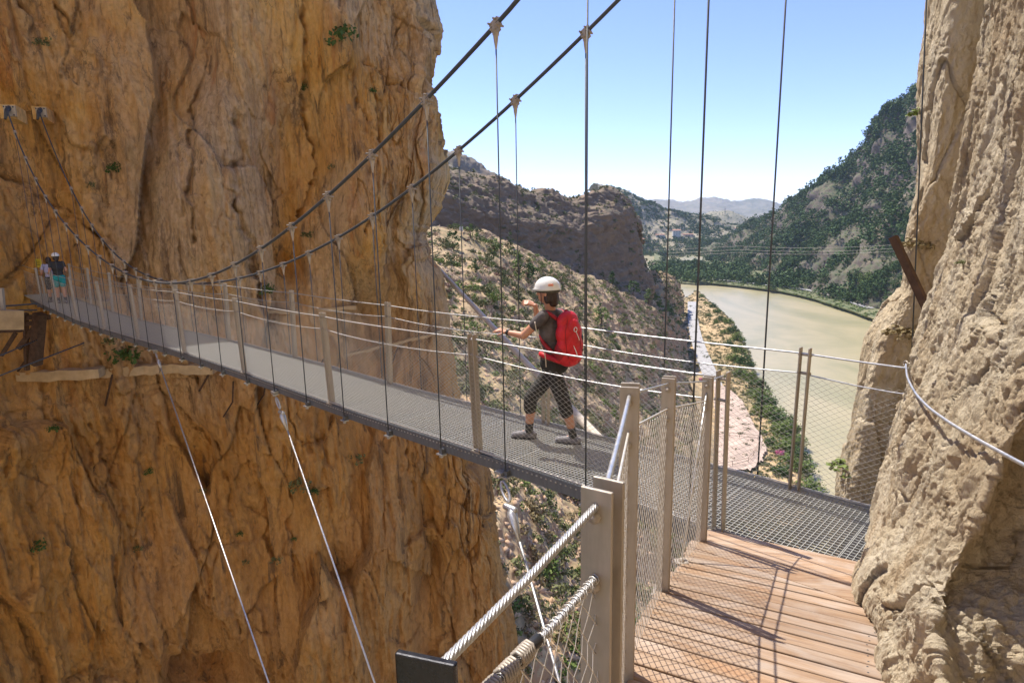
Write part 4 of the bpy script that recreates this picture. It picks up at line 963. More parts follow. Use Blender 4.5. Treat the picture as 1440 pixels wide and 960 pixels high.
    if cfg.get('logo'):
        # small unreadable orange mark low on the back left of the shell
        for (aa,bb) in ((2.02,.0),(2.16,.0),(2.30,.0)):
            g=MB(); th=1.22; c_=hc+R@np.array([.1415*math.sin(th)*math.cos(aa),.1195*math.sin(th)*math.sin(aa),.1195*math.cos(th)]); nn=nv(c_-hc); s1=nv(np.cross(UP,nn)); s2=np.cross(nn,s1)
            ringp=[c_+nn*.002+s1*.0065*math.cos(q)+s2*.010*math.sin(q) for q in np.linspace(0,2*math.pi,13)]
            link('orange_mark',MB().tube(ringp,.0028,6).me('orange_mark',M['orange']),he)
    return t,Rt,fix
z0=float(zd(0))
f_=nv((-.66,.75,0)); l_=np.array([-f_[1],f_[0],0])
pc=aty(781,505,6.43)
def Wq(a,b,c): return aty(a,b,c)
aR=atz(744,617,z0); aL=atz(806,625,z0)
J=dict(z=z0+.002,hf=nv((-.90,.43,0)),hL=pc+l_*.088-UP*.02,hR=pc-l_*.088-UP*.02,kL=Wq(793,565,6.30),kR=Wq(746,560,6.47),aL=np.array([aL[0],aL[1],z0+.10]),aR=np.array([aR[0],aR[1],z0+.10]),
  toeL=nv((-.93,.3,0)),toeR=nv((-.97,.22,0)),sL=Wq(764,445,6.30),sR=Wq(788,441,6.60),eL=Wq(736,472,6.36),eR=Wq(757,456,6.80),wL=Wq(713,467,6.50),wR=Wq(753,430,6.73),neck=Wq(776,430,6.44),head=Wq(770,411,6.42))
hiker,R_,fx=person('hiker in white helmet and red backpack standing on the bridge with one arm stretched out',J,f_,dict(shirt='shirt',short='short',leg=.30,hip='belt',logo=True),
  {'L':(nv((-.9,.35,.25)),np.array([.1,.3,-.95]),),'R':(nv((-.80,.1,.45)),np.array([-.2,-.2,-.9]))} if False else {'L':(nv((-.9,.35,.25)),np.array([.1,.3,-.95])),'R':(nv((-.85,.05,.38)),np.array([-.3,.5,-.8]))},.0065)
wq=J['wL']*.93+J['eL']*.07; dv=nv(J['wL']-J['eL']); fx(link('watch',MB().tube([wq-dv*.016,wq+dv*.016],.031,14).me('watch',M['black'],True),hiker))
fx(link('watch_face',MB().tube([wq+UP*.028,wq+UP*.036],.018,12).me('watch_face',M['steel']),hiker))
# backpack: worn, top-level thing
bc=(J['sL']+J['sR'])/2*.42+pc*.58-f_*.205+UP*.03
bpk=thing('backpack','red hiking backpack worn by the hiker, with white print and a carabiner','backpack',tuple(bc))
def fb(o): o.matrix_parent_inverse=Matrix.Translation(-Vector(bc)); return o
lean=nv((J['sL']+J['sR'])/2-pc); RB=np.stack([f_,l_,UP],1)
g=MB()
for z_,rx,ry,rz in ((-.17,.085,.160,.10),(-.05,.105,.172,.14),(.08,.105,.165,.15),(.20,.085,.135,.11)): g.ball(bc+lean*z_-f_*.02*(1-abs(z_)*2),(rx,ry,rz),18,12,RB)
body_=fb(blob(g,'pack_body',M['red'],bpk,.009,6))
g=MB()
for z_,ry in ((-.12,.10),(.02,.105),(.14,.085)): g.ball(bc+lean*z_-f_*.075,(.065,ry,.10),16,10,RB)
pocket_=fb(blob(g,'front_pocket',M['red'],bpk,.008,5))
for sg in (1,-1):
    q=bc+l_*.145*sg-lean*.10; g=MB(); g.ball(q,(.06,.035,.10),12,8,RB); fb(blob(g,'side_pocket',M['redd'],bpk,.008,3))
    S_='sL' if sg>0 else 'sR'; s0=J[S_]
    L=[bc+lean*.22+l_*.07*sg+f_*.06,s0*.8+bc*.2+UP*.085+f_*.0,s0+f_*.075-l_*.04*sg+UP*.02,s0+f_*.085-l_*.04*sg-UP*.14,s0+f_*.02-l_*.01*sg-UP*.27,bc-lean*.16+l_*.12*sg+f_*.05]
    fb(link('shoulder_strap',MB().tube(cr_interp(np.array(L),24),.020,8).me('shoulder_strap',M['redd'],True),bpk))
    L=[bc-lean*.20+l_*.13*sg,pc+l_*.17*sg+UP*.07,pc+f_*.10+l_*.11*sg+UP*.06,pc+f_*.145+UP*.05]; fb(link('hip_belt',MB().tube(cr_interp(np.array(L),16),.030,8).me('hip_belt',M['red'],True),bpk))
L=[bc+lean*.27-l_*.05,bc+lean*.315,bc+lean*.27+l_*.05]; fb(link('top_handle',MB().tube(cr_interp(np.array(L),10),.010,6).me('top_handle',M['redd'],True),bpk))
vd=nv(-(bc)); # surface print on the side facing the photo
from mathutils.bvhtree import BVHTree
def bvh_of(o): return BVHTree.FromPolygons([v.co.copy() for v in o.data.vertices],[tuple(p.vertices) for p in o.data.polygons])
trees_=[bvh_of(body_),bvh_of(pocket_)]
def onpack(a,b,off=.0):
    """point on the pack: a up the pack, b radians round from its back towards its left side"""
    dirv=-f_*math.cos(b)+l_*math.sin(b); o=Vector(bc+lean*a+dirv*.6); best=9
    for t_ in trees_:
        h=t_.ray_cast(o,Vector(-dirv))
        if h[0] is not None: best=min(best,h[3])
    return np.array(o)-dirv*(min(best,.5)-.002)
def mark(pts,r,mat,nm):
    fb(link(nm,MB().tube(cr_interp(np.array([onpack(*q) for q in pts]),18),r,5).me(nm,M[mat],True),bpk))
mark([(.13,.02),(.155,.10),(.15,.25),(.125,.30),(.108,.15),(.125,.02)],.0045,'white','logo_loop')
mark([(.12,.12),(.09,.02),(.05,-.06),(.02,-.12)],.0035,'white','carabiner')
for k in range(4): mark([(-.03-.02*k,.40-.04*k),(-.06-.025*k,.30-.04*k),(-.095-.02*k,.24-.04*k)],.0026,'white','printed_line')
for b_ in (.95,-.35): mark([(.24,b_*.7),(.10,b_),(-.08,b_),(-.22,b_*.85)],.004,'redd','seam')
q=bc-l_*.15-lean*.03-f_*.03; fb(link('bottle',MB().tube([q-UP*.09,q+UP*.06,q+UP*.08,q+UP*.11],[.032,.032,.018,.016],12).me('bottle',M['glass'],True),bpk))
L=[Wq(752,452,6.22),Wq(757,478,6.17),Wq(766,498,6.15),Wq(768,516,6.16)]; fb(link('hose',MB().tube(cr_interp(np.array(L),20),.006,6).me('hose',M['pipe'],True),bpk))
# two people at the far end
def standing(base,f,h=1.72,arm=(.25,.1)):
    f=nv(f);l=np.array([-f[1],f[0],0]);b=np.array(base);k=h/1.72; J=dict(z=b[2])
    J['aL']=b+l*.09+f*.10+UP*.10;J['aR']=b-l*.09-f*.08+UP*.10;J['kL']=b+l*.09+f*.09+UP*.50*k;J['kR']=b-l*.09+f*.0+UP*.50*k
    J['hL']=b+l*.085+UP*.90*k;J['hR']=b-l*.085+UP*.90*k
    for s_,sg in (('L',1),('R',-1)):
        J['s'+s_]=b+l*.165*sg+UP*1.40*k; J['e'+s_]=b+l*.24*sg+UP*1.13*k-f*.02; J['w'+s_]=b+l*.22*sg+UP*1.05*k+f*.22
    J['neck']=b+UP*1.46*k;J['head']=b+UP*1.60*k+f*.02; return J
ff_=nv((-.70,.71,0))
for (s_,w_,cfg,lab,h) in ((22.4,.02,dict(shirt='black',short='teal',leg=-.35),'far hiker in black top and turquoise shorts at the far end of the bridge',1.74),
    (22.9,.16,dict(shirt='lav',short='black',leg=-.2,bare=True),'far hiker in lavender shirt, half hidden behind the one in turquoise shorts',1.60)):
    b=bp(s_,w_); J2=standing(b,ff_,h); person(lab,J2,ff_,dict(cfg,group=None),{'L':(ff_,-UP),'R':(ff_,-UP)},.012)
    if cfg['short']=='teal':
        pass
# ================================================================ CLIFF DETAILS
pj={}
def on_surf(Pg,px,py,rad=5):
    k=id(Pg)
    if k not in pj:
        x,y,d=project(Pg); pj[k]=(x,y,np.where(d>0,d,9e9))
    x,y,d=pj[k]; e=np.hypot(x-px,y-py); m=np.where((e<rad)&(d<8e9),d,9e9)
    if m.min()>8e9: i=np.unravel_index(np.argmin(np.where(d<8e9,e,9e9)),e.shape)
    else: i=np.unravel_index(np.argmin(m),m.shape)
    return Pg[i].copy()
# handrail rope pinned on the rock
hr=[(1274,512,4.72),(1276,530,4.4),(1287,552,3.95),(1305,572,3.45),(1335,594,3.0),(1375,618,2.65),(1415,640,2.35),(1450,659,2.1),(1520,700,1.7)]
hq=[aty(*hr[0])]
for q in hr[1:]:
    if q[0]<1440: v_=on_surf(NW,q[0],q[1],7); v_=ray(q[0],q[1])*(v_[1]/ray(q[0],q[1])[1])*.955
    else: v_=hq[-1]*2-hq[-2]
    hq.append(v_)
hq=np.array(hq)
for _ in range(2): hq[2:-1]=np.array([ray(q[0],q[1])*(min(m_,c_)/ray(q[0],q[1])[1]) for q,m_,c_ in zip(hr[2:-1],(hq[1:-2,1]+hq[3:,1])/2*.995,hq[2:-1,1])])
P_=cr_interp(hq,60)
rr_=twisted(None,P_,.0075,.06,'rock_handrail_rope'); tag(rr_,'white twisted handrail rope curving down across the right rock wall','rope')
ap=P_[0]; rp=thing('rope_anchor_bolt','small steel bolt holding the handrail rope at the rock edge','bolt',tuple(ap))
link('bolt_shank',MB().tube([(0,0,0),(.25,.03,0)],.012,8).me('bolt_shank',M['steel'],True),rp); link('ring',MB().tube([(0.0,math.cos(a)*.025,math.sin(a)*.025) for a in np.linspace(0,6.28,14)],.006,6).me('ring',M['steel'],True),rp)
def ledge(pts,hgt,dep,lab,back=.9,label='x'):
    """old concrete path slab along the cliff, one thing with slab pieces"""
    Q=[on_surf(CL,*p) for p in pts]; t=thing('old_path_ledge',lab,'ledge',tuple(Q[0])); o0=-Vector(t.location)
    y_=min(q[1] for q in Q)-.1
    for a,b in zip(pts[:-1],pts[1:]):
        qa,qb=on_surf(CL,*a),on_surf(CL,*b); qa=aty(a[0],a[1],(qa[1]+qb[1])/2-.55); qb=aty(b[0],b[1],qa[1]+(on_surf(CL,*b)[1]-on_surf(CL,*a)[1])*.5)
        d_=(qb-qa); dh=nv((d_[0],d_[1],0)); nn=np.array([dh[1],-dh[0],0]); 
        if nn[1]>0: nn=-nn
        V=[];n_=8
        for i in range(n_+1):
            p=qa+d_*i/n_; j=RNG.uniform(-.03,.03,3)
            V+= [p+nn*.0+j,p-nn*dep+j,p-nn*dep-UP*hgt,p-UP*(hgt+RNG.uniform(-.03,.05))+j]
        Fc=[]
        for i in range(n_):
            for k in range(4): Fc.append((i*4+k,i*4+(k+1)%4,(i+1)*4+(k+1)%4,(i+1)*4+k))
        Fc+=[(3,2,1,0),(n_*4,n_*4+1,n_*4+2,n_*4+3)]
        o=link('slab',MB().add(V,Fc).me('slab',M['conc']),t); o.matrix_parent_inverse=Matrix.Translation(o0)
    return t,o0
def strut(t,o0,a,b,r=.06,y=None):
    qa=on_surf(CL,*a); yy=qa[1]-.55; pa=aty(*a,yy); pb=aty(*b,on_surf(CL,*b)[1]-.05)
    o=link('iron_strut',MB().bar(pa,pb,r,r).me('iron_strut',M['rust']),t); o.matrix_parent_inverse=Matrix.Translation(o0)
t,o0=ledge([(22,524),(138,519),(222,513),(298,514)],.38,1.6,'pale old concrete path ledge clinging to the cliff below the bridge on the left')
strut(t,o0,(158,527),(148,570)); strut(t,o0,(298,518),(280,550)); strut(t,o0,(50,487),(25,522))
t,o0=ledge([(330,437),(420,436),(500,430)],.16,1.2,'narrow upper stretch of old path on the cliff behind the bridge fence')
t,o0=ledge([(430,506),(510,493),(560,480),(612,468)],.14,1.4,'lower stretch of old path on the cliff behind the bridge fence'); strut(t,o0,(560,486),(540,545)); strut(t,o0,(455,505),(440,540))
t,o0=ledge([(112,420),(150,424)],.2,1.0,'short old ledge on the cliff beside the far end of the bridge')
for (pts,lab) in ((((328,536),(327,565),(314,586)),'thin bent iron rod on the cliff under the bridge'),(((373,542),(371,555),(361,570)),'short bent iron rod on the cliff right of the longer rod')):
    q=on_surf(CL,*pts[1]); o=link('iron_rod',MB().tube([aty(a,b,q[1]-.25) for a,b in pts],.035,6).me('iron_rod',M['rust'])); tag(o,lab,'iron rod')
# far landing: concrete anchor block on steel brackets
t=thing('landing_platform','concrete block on dark steel brackets at the far left end of the bridge','platform',tuple(aty(12,455,20))); o0=-Vector(t.location)
def tp(mb,nm,mat): o=link(nm,mb.me(nm,M[mat]),t); o.matrix_parent_inverse=Matrix.Translation(o0); return o
tp(MB().bar(aty(-60,449,19.3),aty(26,449,20.6),.9,.62),'concrete_block','conc')
for a,b,w_ in (((28,446),(70,446),.16),((30,456),(62,452),.14),((56,441),(50,512),.30),((26,490),(52,456),.16),((2,500),(22,468),.12),((-40,466),(30,464),.14),((36,440),(38,520),.13)):
    tp(MB().bar(aty(a[0],a[1],21.4),aty(b[0],b[1],21.6),w_,w_),'steel_bracket','rust')
for a,b in (((-30,433),(52,427)),((-30,437),(52,436))): tp(MB().tube([aty(a[0],a[1],20.2),aty(b[0],b[1],21.3)],.03,6),'rail','dark')
tp(MB().bar(aty(2,405,20.2),aty(5,440,20.2),.10,.10),'rail_post','steel')
for a,b,ya,yb in (((0,500),(52,478),18.5,21.0),((0,528),(118,482),17.5,20.6)):
    o=link('brace_cable',MB().tube([aty(a[0],a[1],ya)*1.0,aty(b[0],b[1],yb)],.022,6).me('brace_cable',M['dark'],True),t); o.matrix_parent_inverse=Matrix.Translation(o0)
q=aty(54,370,22.6); t=thing('yellow_sign','small faded yellow notice board on the cliff beside the far hikers','sign',tuple(q))
link('board',MB().box((0,0,0),(.21,-.16,0),(.01,.012,0),(0,0,.15)).me('board',M['yellow']),t); link('pole',MB().tube([(0,.05,-.1),(0,.05,-1.4)],.025,6).me('pole',M['steel']),t)
for zz in (.06,0,-.06): link('text_line',MB().box((-.004,-.018,zz),(.15,-.114,0),(.002,.002,0),(0,0,.008)).me('text_line',M['black']),t)
# grey aqueduct pipe crossing behind the bridge
a=aty(596,355,46);b=aty(742,512,19.5);c=aty(842,616,13.2)
pp_=np.array([a+(a-b)*.25,a,b,c,c+(c-b)*1.2]); o=link('aqueduct_pipe',MB().tube(pp_,.105,14).me('aqueduct_pipe',M['pipe'],True)); tag(o,'long grey concrete pipe slanting across the gorge behind the hiker','pipe')
# sunlit canyon wall behind the photographer
R=[]
for z in (70,35,12,0,-12,-40,-105):
    R.append([np.array(q+(z,),float) for q in ((4.6,1.5),(3.2,-4),(2.2,-12),(-6,-24),(-24,-36),(-50,-44))])
Pw=surf(R,120,160); n=gnorm(Pw)
if n[60,20,0]>0:n=-n
H,J_=facets(warp(Pw,3,1,500)/np.array([3,3,7]),51); Pw=Pw+n*(fbm(Pw/7,4,510)*1.2+H*.7)[...,None]
o=link('canyon_wall',gridmesh('canyon_wall',Pw,M['rockR'],True)); tag(o,'pale limestone wall continuing behind the walkway','cliff')
ORD='first second third fourth fifth sixth seventh eighth ninth tenth'.split()
def nth(k):
    k+=1
    if k<=10: return ORD[k-1]
    tens={1:'',2:'twenty-',3:'thirty-',4:'forty-'}
    teen='eleventh twelfth thirteenth fourteenth fifteenth sixteenth seventeenth eighteenth nineteenth'.split()
    if k<20: return teen[k-11]
    if k%10==0: return {20:'twentieth',30:'thirtieth',40:'fortieth'}[k]
    return tens[k//10]+ORD[k%10-1]
# ================================================================ VEGETATION
def leaves(nc,nl,rad,ls,seed,shape='bush',flat=1.0):
    r=np.random.default_rng(seed); 
    if shape=='bush':
        c=r.normal(size=(nc,3)); c/=np.linalg.norm(c,axis=1)[:,None]; c*=(r.uniform(.25,.95,nc)**.6)[:,None]; c[:,2]=np.abs(c[:,2])*flat; cs=r.uniform(.22,.42,nc)
    elif shape=='pine':
        z=r.uniform(.22,1,nc); a=r.uniform(0,6.28,nc); w_=(.18+.95*np.sin(np.clip((1-z)*1.25+.12,0,1)*math.pi*.62))*.46*r.uniform(.35,1,nc)
        c=np.stack([np.cos(a)*w_,np.sin(a)*w_,z],1); cs=r.uniform(.09,.17,nc)
    else: # cypress-like
        z=r.uniform(.05,1,nc); a=r.uniform(0,6.28,nc); w_=.26*np.sin(np.clip(1.08-z,0,1)*math.pi*.55)*r.uniform(.4,1,nc); c=np.stack([np.cos(a)*w_,np.sin(a)*w_,z],1); cs=r.uniform(.06,.12,nc)
    k=r.integers(0,nc,nl); d=r.normal(size=(nl,3)); d/=np.linalg.norm(d,axis=1)[:,None]; p=c[k]+d*(cs[k]*r.uniform(.5,1,nl))[:,None]
    if shape=='bush': p[:,2]=np.maximum(p[:,2],-.08)
    nrm=nv_rows(d+r.normal(size=(nl,3))*.7+np.array([0,0,.4])); t1=nv_rows(np.cross(nrm,r.normal(size=(nl,3)))); t2=np.cross(nrm,t1); s=ls*r.uniform(.6,1.3,nl)[:,None]
    V=np.stack([p-t1*s,p+t2*s*.7,p+t1*s,p-t2*s*.7],1).reshape(-1,3)*rad; Fc=np.arange(nl*4).reshape(-1,4); return V,Fc
def nv_rows(a): return a/(np.linalg.norm(a,axis=1)[:,None]+1e-9)
def trunkVF(h,r0,r1,seed,limbs=3):
    r=np.random.default_rng(seed); g=MB(); L=np.array([[0,0,-.06],[r.uniform(-.02,.02),r.uniform(-.02,.02),h*.4],[r.uniform(-.04,.04),r.uniform(-.04,.04),h]]); g.tube(cr_interp(L,6),np.linspace(r0,r1,6),6)
    for k in range(limbs):
        z=h*r.uniform(.45,.9); a=r.uniform(0,6.28); q=np.array([math.cos(a),math.sin(a),.8]); g.tube([L[1]*[1,1,0]+[0,0,z],L[1]*[1,1,0]+[0,0,z]+q*.13,L[1]*[1,1,0]+[0,0,z]+q*.24+[0,0,.03]],[r1*.9,r1*.6,r1*.25],4)
    return g
PV={}
for i in range(4):
    PV['pine%d'%i]=leaves(26,260,1,.055,100+i,'pine'); PV['bush%d'%i]=leaves(12,130,1,.13,200+i,'bush',.85); PV['tree%d'%i]=leaves(46,1300,1,.070,300+i,'bush',1.15); PV['cyp%d'%i]=leaves(26,300,1,.04,400+i,'cyp')
    PV['spine%d'%i]=leaves(14,70,1,.095,500+i,'pine'); PV['sbush%d'%i]=leaves(7,36,1,.24,600+i,'bush',.85)
def vmesh(key,mat): V,Fc=PV[key]; return mesh('crown',V,Fc,M[mat])
def scat(Pg,n,fn=None,seed=0):
    r=np.random.default_rng(seed); A=Pg[:-1,:-1];B=Pg[:-1,1:];D=Pg[1:,:-1]; ar=np.linalg.norm(np.cross(B-A,D-A),axis=-1); nz=np.abs(np.cross(B-A,D-A)[...,2])/(ar+1e-9)
    x,y,d=project(A); vis=(d>0)&(x>-60)&(x<1500)&(y>-80)&(y<1040); wgt=np.where(vis,ar/np.maximum(d,1)**1.0,0)
    if fn is not None: wgt=wgt*fn(A,x,y,nz)
    w_=wgt.ravel(); w_=w_/w_.sum(); k=r.choice(len(w_),n,p=w_); i,j=np.unravel_index(k,ar.shape); u=r.random(n)[:,None];v=r.random(n)[:,None]
    return A[i,j]*(1-u-v)+B[i,j]*u+D[i,j]*v if False else A[i,j]+(B[i,j]-A[i,j])*u+(D[i,j]-A[i,j])*v
def stuff(name,pts,keys,mat,size,zs=(1,1),label=None,seed=0):
    r=np.random.default_rng(seed); VV=[];FF=[];n0=0; kk=r.integers(0,len(keys),len(pts))
    for q,key in enumerate(keys):
        V,Fc=PV[key]; p=pts[kk==q]
        if not len(p): continue
        s=r.uniform(size[0],size[1],len(p)); a=r.uniform(0,6.28,len(p)); zz=r.uniform(zs[0],zs[1],len(p)); ca,sa=np.cos(a),np.sin(a)
        X_=V[None,:,0]*ca[:,None]-V[None,:,1]*sa[:,None];Y_=V[None,:,0]*sa[:,None]+V[None,:,1]*ca[:,None]
        W_=np.stack([X_*s[:,None],Y_*s[:,None],V[None,:,2]*(s*zz)[:,None]],-1)+p[:,None,:]
        VV.append(W_.reshape(-1,3)); FF.append((Fc[None]+(np.arange(len(p))*len(V))[:,None,None]).reshape(-1,Fc.shape[1])+n0); n0+=len(p)*len(V)
    o=link(name,mesh(name,np.concatenate(VV),np.concatenate(FF),M[mat])); tag(o,label,None,None,'stuff'); return o
def singles(name,pts,meshes,cat,label,group,size,zs=(1,1),seed=0):
    r=random.Random(seed)
    for p in pts:
        mi_=r.randrange(len(meshes)); o=link(name,meshes[mi_],None,tuple(p)); s=r.uniform(*size); o.scale=(s*r.uniform(.85,1.15),s*r.uniform(.85,1.15),s*r.uniform(*zs)); o.rotation_euler[2]=r.uniform(0,6.28); lb=label if isinstance(label,str) else label[mi_]; tag(o,lb,cat,group if isinstance(label,str) else group+' ('+lb.split(' shrub')[0]+')')
def split(pts,n,size=1):
    x,y,d=project(pts); inn=(x>0)&(x<1440)&(y>0)&(y<960); k=np.argsort(np.where(inn,d,9e9)); return pts[k[:n]],pts[k[n:]]
# pines on the mountain
fm=lambda A,x,y,nz: (nz>.35)*(np.clip(.75+1.6*perlin(A/90,700),.04,1.6))*(x>930)*(x<1330)
pm=scat(mtn,5200,fm,1); near,rest=split(pm,300)
def combo(key,mat,h=.35):
    V,Fc=PV[key]; g=trunkVF(h,.03,.015,5,0); V2=np.concatenate(g.v); me=bpy.data.meshes.new('pine_tree'); F2=[tuple(int(q) for q in f) for f in Fc]+[tuple(q+len(V) for q in f) for f in g.f]
    me.from_pydata([tuple(v) for v in np.concatenate([V,V2]).tolist()],[],F2); me.materials.append(M[mat]); me.materials.append(M['bark']); mi=np.zeros(len(F2),np.int32); mi[len(Fc):]=1; me.polygons.foreach_set('material_index',mi); return me
singles('pine_tree',near,[combo('pine%d'%i,'pine') for i in range(4)],'pine tree','dark green pine tree on the lower slope of the right mountain','pine trees on the right mountain',(9,16),(.8,1.1),2)
stuff('pine_forest',rest,['spine%d'%i for i in range(4)],'pine',(9,18),(.8,1.1),'dark pines covering the right mountain',3)
# upper hillside pine scrub undergrowth
ps=scat(mtn,2600,lambda A,x,y,nz:(x>930)*(x<1330)*1.0,4); stuff('mountain_scrub',ps,['sbush%d'%i for i in range(4)],'pine',(2,5),(.5,.9),'olive scrub between the pines',5)
# middle hill
pm=scat(mid,4200,lambda A,x,y,nz:np.clip(.7+1.6*perlin(A/70,720),.05,1.5)*(x>860)*(x<1110),6); stuff('hill_scrub',pm,['sbush%d'%i for i in range(4)],'pine',(4.5,10),(.7,1.1),'dark scrub dotted over the middle hill',7)
pm=scat(mid,1100,lambda A,x,y,nz:(A[...,2]<-72)*(x>880)*(x<1110)*1.,8); stuff('riverside_wood',pm,['spine%d'%i for i in range(4)],'pine',(11,18),(.8,1.1),'dense wood along the far river bank',9)
P2=TER['river_flat']; pm=scat(P2,420,lambda A,x,y,nz:(y>377)*1.,10); stuff('river_flat_wood',pm,['spine%d'%i for i in range(4)],'pine',(11,20),(.8,1),'green trees on the river flat',11)
P2=TER['small_hill']; pm=scat(P2,500,None,12); stuff('small_hill_scrub',pm,['sbush%d'%i for i in range(4)],'pine',(3,6),(.7,1),'scrub on the small far hill',13)
# butte
pm=scat(butte,1500,lambda A,x,y,nz:(nz>.55)*(x>600)*(x<960)*1.,14); near,rest=split(pm,300)
singles('ridge_bush',near,[vmesh('bush%d'%i,'shrub') for i in range(4)],'bush','olive bush below or on top of the shaded rock ridge','bushes on the rock ridge',(.9,2.2),(.7,1.1),15)
stuff('ridge_scrub',rest,['sbush%d'%i for i in range(4)],'shrub',(.9,2.3),(.7,1.1),'scrub on the shaded rock ridge',16)
pm=scat(TER['rocky_spur'],260,None,17); near,rest=split(pm,120)
singles('spur_bush',near,[vmesh('bush%d'%i,'green') for i in range(4)],'bush','green bush on the rocky spur above the service road','bushes on the rocky spur',(1.5,3.5),(.7,1.1),18)
stuff('spur_scrub',rest,['sbush%d'%i for i in range(4)],'shrub',(1.5,3.5),(.7,1.1),'scrub on the rocky spur',19)
# dry hillside
hf=lambda A,x,y,nz:(nz>.3)*np.clip(.8+1.2*perlin(A/14,730),.15,1.6)*(x>570)*(x<1120)
pm=scat(hill,4200,hf,20); near,rest=split(pm,300)
singles('hillside_shrub',near,[vmesh('bush%d'%i,('shrub','green','shrub','shrubdry')[i]) for i in range(4)],'shrub',['olive shrub on the dry slope under the bridge','bright green shrub on the dry slope under the bridge','olive shrub on the dry slope under the bridge','straw coloured shrub on the dry slope under the bridge'],'shrubs on the dry hillside',(.5,1.4),(.7,1.1),21)
k=len(rest); rr0=np.random.default_rng(5).permutation(k); a_,b_2,c_2,d_2=rest[rr0[:int(k*.5)]],rest[rr0[int(k*.5):int(k*.75)]],rest[rr0[int(k*.75):int(k*.93)]],rest[rr0[int(k*.93):]]
stuff('hillside_scrub',a_,['bush%d'%i for i in range(4)],'shrub',(.8,2.1),(.6,1.1),'olive scrub over the dry hillside',22); stuff('green_scrub',b_2,['bush%d'%i for i in range(4)],'green',(.7,1.9),(.6,1.1),'greener scrub on the dry hillside',23)
stuff('dry_scrub',c_2,['bush%d'%i for i in range(4)],'shrubdry',(.5,1.2),(.5,.9),'straw coloured tufts on the dry hillside',24); stuff('reddish_scrub_patch',d_2,['bush%d'%i for i in range(4)],'shrubpink',(.7,1.6),(.6,1.),'reddish scrub on the dry hillside',25)
pm=scat(hill,9000,lambda A,x,y,nz:(x>570)*(x<1120)*1.0,26)
rv=[]; 
rg=np.random.default_rng(9)
ST=MB()
oct_=np.array([[1,0,0],[-1,0,0],[0,1,0],[0,-1,0],[0,0,.8],[0,0,-.8]],float); sf=np.array([(0,2,4),(2,1,4),(1,3,4),(3,0,4),(2,0,5),(1,2,5),(3,1,5),(0,3,5)])
VV=(oct_[None]*rg.uniform(.6,1.3,(len(pm),6,1)))*rg.uniform(.12,.55,len(pm))[:,None,None]*rg.uniform(.6,1.4,(len(pm),1,3))+pm[:,None]
o=link('loose_stones',mesh('loose_stones',VV.reshape(-1,3),(sf[None]+(np.arange(len(pm))*6)[:,None,None]).reshape(-1,3),M['stone'])); tag(o,'loose stones scattered on the dry hillside',None,None,'stuff')
def tree_thing(name,p,h,key,mat,label,group,wide=1.0,trunk=.4,seed=0):
    t=thing(name,label,'tree',tuple(p),group); s=h; t.scale=(s*wide,s*wide,s); t.rotation_euler[2]=(seed*1.7)%6.28
    link('crown',CRM[(key,mat)] if (key,mat) in CRM else CRM.setdefault((key,mat),vmesh(key,mat)),t); link('trunk',TRM[seed%3],t); return t
CRM={}; TRM=[trunkVF(.5,.035,.018,i).me('trunk',M['bark'],True) for i in range(3)]
for k,(x,y,h) in enumerate(sorted(((733,388,9),(748,392,6),(848,452,7),(845,442,6),(700,352,5),(925,405,10),(868,385,7),(665,330,5),(640,345,5),(780,390,4),(905,392,8),(880,378,6),(950,440,7),(672,378,4),(720,340,5)))):
    p=on_surf(hill,x,y,6); tree_thing('hillside_tree',p,h*.9,('cyp%d' if k%3 else 'pine%d')%(k%4),'green' if k%2 else 'pine','upright green tree on the dry hillside, %s counted from the left'%nth(k),'trees on the dry hillside',1.3,seed=k)
shore=[(990,418,6),(996,428,5),(1005,432,7),(1012,440,7),(1018,452,8),(1028,455,8),(1034,468,9),(1040,478,9),(1030,488,8),(1043,496,9),(1036,508,8),(1050,512,9),(1046,528,8),(1058,535,8),(1068,548,9),(1075,562,9),(1082,576,10),(1092,588,9),(1072,584,7),(1102,598,9),(1098,612,8),(1112,612,9),(1118,628,8),(1105,636,7),(1090,628,6),(1124,646,7),(1112,655,7),(1100,668,6),(1132,662,7),(1060,556,5),(1022,470,6),(1010,455,5),(1000,445,5),(1140,690,7)]
shore.sort(key=lambda q:-q[1])
for k,(x,y,h) in enumerate(shore):
    p=atz(x-3,y,-94.4); tree_thing('lakeside_tree',p,h*.60,'tree%d'%(k%4),('green','pine','green')[k%3],'leafy green tree on the near lake shore, %s counted from the bridge'%nth(k),'trees along the near lake shore',1.25,seed=k)
pk=[('bright pink oleander bush nearest the bridge by the lake shore',1098,642,2.6),('smaller pink oleander bush farther up the near lake shore',1040,490,2.2),('pink oleander bush beside the service road',986,535,1.8)]
for lab,x,y,s in pk:
    p=atz(x,y,-94); t=thing('oleander_bush',lab,'bush',tuple(p)); t.scale=(s,s,s*.9); link('leaves',vmesh('bush1','green'),t); o=link('flowers',vmesh('tree2','pink'),t); o.scale=(.95,.95,.85); o.location=(0,0,.22)
pm=scat(bankN,2200,lambda A,x,y,nz:((x>1010)|(y<520))*1.,30); stuff('bank_undergrowth',pm,['bush%d'%i for i in range(4)],'shrub',(.8,2.2),(.5,.9),'undergrowth on the near lake bank',31)
pm=scat(bankR,1200,lambda A,x,y,nz:(A[...,2]<-94.6)*1.,32); stuff('far_bank_undergrowth',pm,['sbush%d'%i for i in range(4)],'green',(1.2,3.2),(.4,.8),'low green growth on the far lake bank',33)
